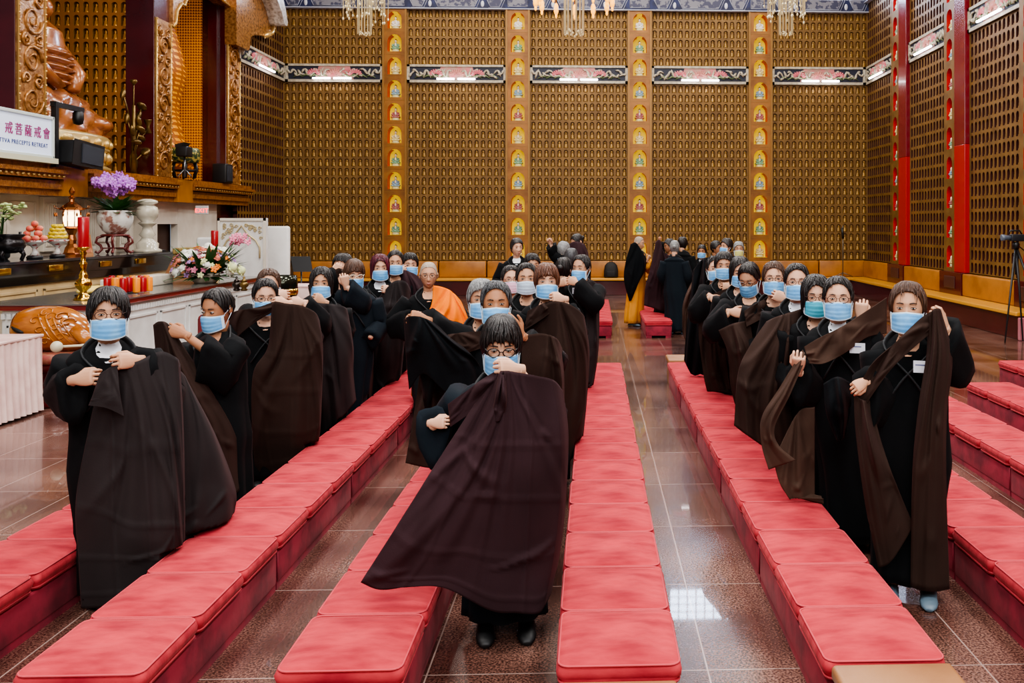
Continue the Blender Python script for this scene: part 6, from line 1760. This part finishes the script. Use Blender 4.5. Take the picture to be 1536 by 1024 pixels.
cloth('hanging_cloth', 'black sleeve-like drape hanging from the outstretched hand beside the saffron-robed monastic', 'black', 5.4, [
    [[(606, 478, -.1), (608, 510, -.12), (610, 545, -.12), (614, 584, -.1)], [(616, 474, -.2), (622, 510, -.22), (630, 540, -.2), (636, 560, -.18)],
     [(634, 476, -.22), (650, 510, -.25), (662, 550, -.22), (672, 590, -.2)], [(656, 488, -.16), (680, 520, -.18), (700, 550, -.16), (716, 600, -.1)],
     [(672, 505, -.1), (700, 525, -.12), (720, 550, -.1), (732, 590, .0)]]], amp=.05, nf=5, n=(50, 44), seams=False)
person('C3', 722, 418, 6.3, 3, 0, hair='short', hc='white', aisle=AM, skin=1, foot=(-.55, 6.2), label='silver-haired person hidden behind the older grey-haired woman')
person('C6', 820, 394, 6.9, 2, 0, hair='bangs', hc='copper', aisle=AM, skin=0, foot=(-.4, 6.85),
       hands=[Hd('R', 834, 447, -.22, el=(866, 502, .12), bare=.14)],
       label='woman with copper fringe clutching a brown cloth at her collar, middle line')
cloth('hanging_cloth', 'brown cloth wrapped over the arm of the woman with the copper fringe', 'brown', 6.9, [
    [[(790, 472, -.05), (800, 540, -.1), (806, 600, -.08), (812, 700, -.02)], [(806, 462, -.15), (820, 530, -.2), (824, 600, -.18), (826, 700, -.06)],
     [(828, 452, -.24), (836, 530, -.25), (838, 600, -.22), (838, 700, -.08)], [(838, 452, -.24), (852, 530, -.24), (852, 600, -.2), (850, 695, -.08)],
     [(856, 457, -.2), (868, 520, -.2), (866, 600, -.14), (860, 685, -.05)], [(874, 471, -.1), (880, 520, -.1), (876, 600, -.05), (870, 670, .0)],
     [(878, 484, .15), (884, 530, .1), (880, 600, .1), (874, 660, .1)]],
    {'c': [[(832, 448, -.22), (828, 468, -.24)], [(812, 456, -.18), (808, 482, -.2)], [(792, 466, -.1), (786, 496, -.1)]], 'amp': .02, 'nf': 2}], amp=.04, nf=5, n=(64, 50))
person('C5', 790, 393, 7.7, 0, 0, hair='tied', mask='pale', aisle=AM, skin=1, foot=(-.5, 7.6), label='woman in pale mask with dark hair, middle line, left of the copper-fringed woman')
person('C4', 766, 397, 8.8, 8, 0, hair='tied', mask='pink', glasses='wire', skin=0, foot=(-.5, 8.8), label='woman in glasses and pink mask, middle line')
person('C8', 846, 385, 9.9, 160, 0, hair='tied', mask=None, skin=0, foot=(-.45, 9.9), turn=150, label='dark-haired person turned away behind the copper-fringed woman')
person('C7', 872, 381, 9.2, -28, 2, hair='tied', skin=1, foot=(-.3, 9.2), shirt=False, badge=(865, 436, -.17), turn=-20,
       hands=[Hd('L', 846, 423, -.25, pose='pinch', fd=(.7, .2, .1)), Hd('R', 856, 421, -.25, pose='pinch', fd=(-.9, .2, .1))],
       label='tall woman looking left at the back of the middle line, hands together')
cloth('hanging_cloth', 'long brown cloth hanging from the shoulder of the tall woman ending the middle line', 'grey', 9.2, [
    [[(866, 440, -.05), (868, 500, -.08), (872, 550, -.05), (874, 600, .0)], [(876, 424, -.12), (882, 480, -.15), (884, 540, -.12), (882, 600, -.02)],
     [(888, 420, -.08), (893, 470, -.12), (893, 530, -.1), (886, 592, -.02)], [(898, 428, .05), (899, 470, .0), (897, 530, .0), (889, 584, .0)]]], amp=.05, nf=4, n=(40, 40))
person('C9', 798, 380, 10.6, 12, 0, hair='short', mask=None, skin=1, foot=(-.5, 10.5), label='short-haired person looking sideways behind the middle line')
# ---------------- right line
person('R1', 1362, 421, 4.78, -4, 0, hair='wispy', hc='brown', aisle=AR, skin=1, shoes='grey', hem=(.85, .1), foot=(1.66, 4.74), badge=(1384, 550, -.17),
       hands=[Hd('R', 1408, 472, -.14, fd=(-.5, .2, .8), el=(1438, 552, .0), back=(.6, .6, 0), droop=.3), Hd('L', 1284, 580, -.16, pose='pinch', fd=(-.5, .3, -.6), el=(1322, 590, .0), bare=0, size=.8, droop=.25)],
       label='woman with wispy fringe at front right holding a brown cloth up beside her face')
cloth('hanging_cloth', 'brown cloth slung diagonally and down the side of the woman at front right', 'brown', 4.78, [
    {'c': [[(1406, 462, -.18), (1400, 496, -.2)], [(1380, 478, -.2), (1372, 520, -.22)], [(1345, 512, -.2), (1338, 552, -.22)], [(1306, 548, -.16), (1310, 590, -.18)], [(1284, 592, -.1), (1294, 615, -.12)]], 'amp': .025, 'nf': 2, 'nu': 40},
    [[(1392, 474, -.2), (1390, 530, -.22), (1378, 610, -.24), (1369, 710, -.24), (1366, 880, -.16)],
     [(1400, 464, -.22), (1400, 530, -.25), (1391, 620, -.27), (1386, 720, -.26), (1382, 885, -.18)],
     [(1407, 462, -.22), (1414, 530, -.25), (1406, 620, -.27), (1404, 720, -.26), (1402, 887, -.18)],
     [(1411, 464, -.18), (1428, 535, -.16), (1420, 620, -.2), (1419, 720, -.2), (1424, 883, -.12)]],
    {'c': [[(1281, 590, -.1), (1284, 650, -.14), (1298, 755, -.16), (1318, 852, -.12)], [(1294, 600, -.14), (1304, 680, -.2), (1322, 760, -.2), (1338, 840, -.16)],
           [(1306, 600, -.12), (1324, 670, -.16), (1348, 735, -.2), (1371, 788, -.2)]], 'amp': .03, 'nf': 3}], amp=.035, nf=4, n=(56, 70))
person('R2', 1257, 413, 5.6, 0, 0, hair='tied', glasses='wire', aisle=AR, skin=0, foot=(1.62, 5.5), shirt=True, badge=(1286, 522, -.18), sock=True,
       hands=[Hd('L', 1198, 542, -.22, pose='pinch', fd=(.2, .2, .7), el=(1218, 575, 0)), Hd('R', 1292, 461, .05, pose='pinch', fd=(.3, 0, .8), el=(1310, 520, .1))],
       label='woman with round glasses and name badge, second in the right line')
cloth('hanging_cloth', 'lighter brown cloth running diagonally over the woman with round glasses and badge', 'light', 5.6, [
    {'c': [[(1330, 446, -.02), (1330, 500, .0)], [(1300, 466, -.1), (1300, 506, -.1)], [(1262, 490, -.2), (1266, 530, -.22)], [(1226, 508, -.22), (1236, 545, -.24)], [(1206, 520, -.2), (1214, 545, -.22)]], 'amp': .03, 'nf': 2, 'nu': 44},
    {'c': [[(1204, 524, -.2), (1170, 580, -.25), (1143, 625, -.28), (1142, 665, -.28), (1153, 704, -.28)], [(1210, 535, -.22), (1186, 590, -.27), (1162, 640, -.3), (1168, 668, -.3), (1194, 690, -.3)]], 'amp': .02, 'nf': 1, 'nu': 26},
    {'c': [[(1160, 690, -.2), (1170, 725, -.2), (1191, 758, -.2)], [(1196, 620, -.14), (1198, 700, -.18), (1206, 756, -.18)], [(1222, 610, -.1), (1222, 680, -.14), (1222, 750, -.14)]], 'amp': .02, 'nf': 2}],
    amp=.035, nf=4, n=(40, 50), seams=False)
cloth('hanging_cloth', 'black sleeve end hanging in front of the woman with round glasses and badge', 'black', 5.3, [
    [[(1235, 575, -.1), (1240, 620, -.12), (1256, 662, -.1)], [(1256, 565, -.14), (1262, 620, -.16), (1262, 660, -.12)], [(1278, 575, -.08), (1276, 610, -.1), (1268, 655, -.08)]]], amp=.04, nf=3, n=(30, 30), seams=False)
person('R3', 1224, 412, 6.0, 5, 5, hair='bob', glasses='wire', mask='teal', aisle=AR, skin=0, foot=(1.6, 6.05), label='woman in turquoise mask half hidden behind the woman with round glasses')
person('R4', 1195, 394, 6.7, 2, 0, hair='tied', glasses='wire', aisle=AR, skin=0, foot=(1.6, 6.7), shirt=True, label='woman with neatly tied hair and glasses looking at the camera, right line')
cloth('hanging_cloth', 'wide brown cloth spread across the waist of the neat-haired woman in the right line', 'brown', 6.2, [
    [[(1150, 482, .0), (1124, 520, -.05), (1107, 560, -.08), (1101, 638, -.1)], [(1162, 476, -.05), (1142, 530, -.12), (1124, 590, -.15), (1124, 655, -.12)],
     [(1180, 470, -.08), (1164, 540, -.18), (1148, 600, -.2), (1150, 672, -.15)], [(1202, 463, -.08), (1184, 535, -.16), (1170, 600, -.2), (1172, 680, -.15)],
     [(1220, 458, .0), (1206, 520, -.05), (1192, 590, -.1), (1190, 670, -.1)]]], amp=.045, nf=4, n=(56, 50))
person('R5', 1161, 391, 7.2, 0, 0, hair='wispy', hc='brown', glasses='wire', aisle=AR, skin=0, foot=(1.58, 7.3), hands=[Hd('R', 1166, 444, -.2, pose='pinch', fd=(-1, .2, .3))],
       label='woman in metal glasses with wispy brown fringe, right line, pinching her collar')
person('R6', 1124, 392, 7.7, -20, 26, hair='tied', glasses='wire', aisle=AR, skin=1, foot=(1.56, 7.8), hands=[Hd('L', 1107, 469, -.25, pose='relax', fd=(.8, .3, -.5))],
       label='woman looking down over her glasses, right line, hair parted and tied')
cloth('hanging_cloth', 'dark brown cloth pulled taut by the woman who looks down in the right line', 'brown', 7.3, [
    {'c': [[(1162, 440, -.05), (1160, 462, -.05)], [(1140, 452, -.12), (1142, 478, -.14)], [(1116, 466, -.16), (1120, 490, -.18)]], 'amp': .025, 'nf': 2},
    [[(1078, 495, -.05), (1092, 530, -.08), (1096, 580, -.05), (1108, 625, .0)], [(1100, 485, -.12), (1112, 530, -.15), (1114, 570, -.1), (1120, 625, -.05)], [(1125, 480, -.12), (1130, 520, -.12), (1128, 560, -.08), (1130, 600, .0)]]], amp=.04, nf=3, n=(40, 40), seams=False)
person('R7', 1110, 385, 8.4, 5, 8, hair='bob', aisle=AR, skin=0, foot=(1.58, 8.5), label='woman with dark hair partly hidden between two masked women, right line')
person('R8', 1086, 377, 8.9, 0, 2, hair='short', aisle=AR, skin=1, foot=(1.58, 9.1), hands=[Hd('L', 1073, 450, -.25, pose='relax', fd=(.2, .3, -.9)), Hd('R', 1088, 430, -.15, pose='pinch')],
       label='woman with short wavy black hair, right line, one hand hanging forward')
cloth('hanging_cloth', 'brown cloth hanging at the left edge of the right line of people', 'brown', 8.9, [
    {'c': [[(1112, 426, -.12), (1110, 442, -.12)], [(1092, 432, -.2), (1092, 450, -.2)], [(1070, 440, -.2), (1074, 456, -.2)]], 'amp': .02, 'nf': 2},
    [[(1048, 440, -.05), (1048, 500, -.1), (1055, 560, -.08), (1062, 592, -.02)], [(1066, 446, -.12), (1066, 500, -.16), (1070, 560, -.12), (1080, 596, -.05)], [(1090, 452, -.1), (1088, 510, -.12), (1092, 560, -.1), (1100, 600, -.02)]]], amp=.05, nf=3, n=(40, 40), seams=False)
person('R9', 1072, 383, 9.6, 10, 0, hair='tied', aisle=AR, skin=0, foot=(1.56, 9.7), arms=False, label='masked woman almost hidden behind the short-haired woman, right line')
cloth('hanging_cloth', 'black cloth held up high like a curtain at the far end of the right line', 'black', 9.9, [
    [[(1040, 405, -.1), (1036, 440, -.12), (1030, 490, -.1), (1026, 540, -.05)], [(1050, 392, -.18), (1046, 440, -.2), (1042, 490, -.2), (1036, 560, -.05)],
     [(1060, 386, -.2), (1056, 440, -.22), (1054, 500, -.2), (1046, 575, -.05)], [(1065, 390, -.15), (1068, 440, -.16), (1066, 500, -.12), (1058, 590, .0)]]], amp=.06, nf=4, n=(40, 40), seams=False)
cloth('hanging_cloth', 'rust-brown cloth fold behind the black curtain-like cloth at the far end', 'light', 10.4, [
    [[(1050, 405, 0), (1034, 430, 0), (1024, 460, 0), (1024, 500, 0)], [(1056, 410, -.05), (1042, 440, -.08), (1034, 480, -.08), (1032, 520, 0)]]], amp=.05, nf=2, n=(24, 30), seams=False)
# ---------------- groups at the back
person('B1', 775, 357, 13.2, 18, 0, hair='short', mask=None, shirt=True, skin=0, foot=(-1.4, 13.2), label='bare-faced young woman in black robe standing near the back wall')
person('B3', 866, 350, 14.6, -60, 25, hair='tied', mask=None, skin=1, turn=-70, foot=(-.2, 14.6), label='person in dark brown cloth bending over others near the back wall')
cloth('hanging_cloth', 'dark plum cloth around the person bending near the back wall', 'plum', 14.5, [
    [[(850, 368, -.2), (848, 400, -.22), (850, 440, -.2)], [(862, 362, -.25), (864, 400, -.28), (866, 440, -.2)], [(876, 366, -.2), (880, 400, -.22), (880, 440, -.2)], [(882, 378, -.05), (886, 410, -.05), (886, 440, -.05)]]], amp=.06, nf=3, n=(30, 24), seams=False)
person('B2', 845, 362, 13.6, 150, 18, hair='short', hc='white', mask=None, skin=0, turn=150, foot=(-.75, 13.5), hands=[Hd('L', 825, 360, -.05, fd=(.2, 0, 1), el=(832, 382, 0))], label='silver-haired person reaching up with one hand near the back wall')
person('B4', 857, 372, 12.6, 170, 0, hair='short', hc='grey', mask=None, skin=1, robe='blue', turn=170, foot=(-.65, 12.6), label='grey-haired person in blue-black robe seen from behind near the back wall')
# monk at the back
person('K1', 960, 354, 17.6, 68, 8, hair='shaved', hc='stubble', mask=None, skin=1, robe='ochre', turn=60, shoes='grey', foot=(.78, 17.55),
       hands=[Hd('R', 974, 386, -.1, pose='pinch', fd=(.9, .3, .4))], label='shaven-headed monastic in ochre and black robes standing in profile at the back')
cloth('black_sleeve', None, 'black', 17.6, [
    [[(946, 366, -.25), (938, 395, -.28), (936, 420, -.28), (944, 452, -.22)], [(954, 364, -.3), (950, 400, -.34), (948, 430, -.34), (947, 450, -.25)], [(964, 378, -.25), (964, 400, -.28), (956, 425, -.28), (948, 448, -.22)],
     [(970, 388, -.12), (968, 404, -.14), (960, 420, -.14), (950, 444, -.12)]]], amp=.04, nf=3, n=(30, 30), seams=False, parent=PEOPLE['K1']['root'])
person('K2', 1003, 358, 17.0, -60, 5, hair='short', mask=None, skin=2, turn=-60, foot=(1.3, 17.0), hands=[Hd('L', 989, 358, -.1, fd=(.1, 0, 1), el=(992, 385, -.05), droop=.1)], label='dark-haired person having a plum cloth arranged by the monastic at the back')
cloth('hanging_cloth', 'plum cloth being arranged in front of the monastic at the back', 'plum', 16.9, [
    [[(984, 362, -.2), (976, 400, -.22), (968, 430, -.22), (966, 458, -.2)], [(990, 360, -.3), (986, 400, -.32), (982, 430, -.3), (980, 462, -.25)], [(996, 378, -.3), (997, 400, -.32), (994, 440, -.3), (992, 466, -.25)], [(1006, 384, -.15), (1006, 410, -.18), (1003, 440, -.16), (1000, 466, -.1)]]], amp=.07, nf=4, n=(36, 36), seams=False)
person('K3', 1012, 360, 16.2, 175, 0, hair='tied', hc='white', mask=None, skin=0, robe='blue', turn=170, shoes='grey', foot=(1.5, 16.2), label='person with silver headscarf-like hair in a long blue-black robe seen from behind')
person('K4', 1024, 355, 17.6, 160, 0, hair='short', mask=None, skin=1, turn=160, foot=(1.8, 17.6), label='dark-haired person in black behind the blue-black robed figure at the back')
person('K5', 1053, 367, 18.3, -10, 0, hair='short', skin=2, shirt=True, foot=(2.1, 18.2), label='short-haired man in a blue mask and open black collar at the back')
person('K6', 1074, 361, 17.2, 60, 0, hair='short', mask=None, skin=2, turn=40, foot=(2.35, 17.1), label='dark-haired person looking right at the back of the hall')
person('K7', 1090, 357, 15.4, -50, 0, hair='short', mask='blue', skin=1, turn=-30, foot=(2.25, 15.3), label='dark-haired person in blue mask turned left at the back of the hall')
person('K8', 1108, 362, 16.2, 5, 0, hair='short', hc='white', mask='yellow', skin=1, foot=(2.75, 16.1), label='short grey-haired person in a pale yellow mask at the back')
# ================================================================== LIGHTS
def area(name, loc, rot, sx, sy, power, col=(1, 1, 1)):
    l = bpy.data.lights.new(name, 'AREA'); l.shape = 'RECTANGLE'; l.size = sx; l.size_y = sy; l.energy = power; l.color = col
    o = bpy.data.objects.new(name, l); COL.objects.link(o); o.location = loc; o.rotation_euler = rot; return o
for i, y in enumerate((-2, 4, 10, 16, 22)):
    for j, x in enumerate((-4.5, 0, 4.5)):
        area('ceiling_lamp', (x, y, 10.6), (0, 0, 0), 1.6, 1.6, 420 if i < 3 else 300, (1, .965, .93) if i < 3 else (1, .93, .84))
area('front_fill_light', (1.0, -4.2, 6.5), (math.radians(62), 0, 0), 9, 4, 900, (.93, .96, 1.0))  # fill light added from the front, no window built there
w = bpy.data.worlds.new('world'); SC.world = w; w.use_nodes = True
w.node_tree.nodes['Background'].inputs[0].default_value = (.75, .85, 1, 1); w.node_tree.nodes['Background'].inputs[1].default_value = .3
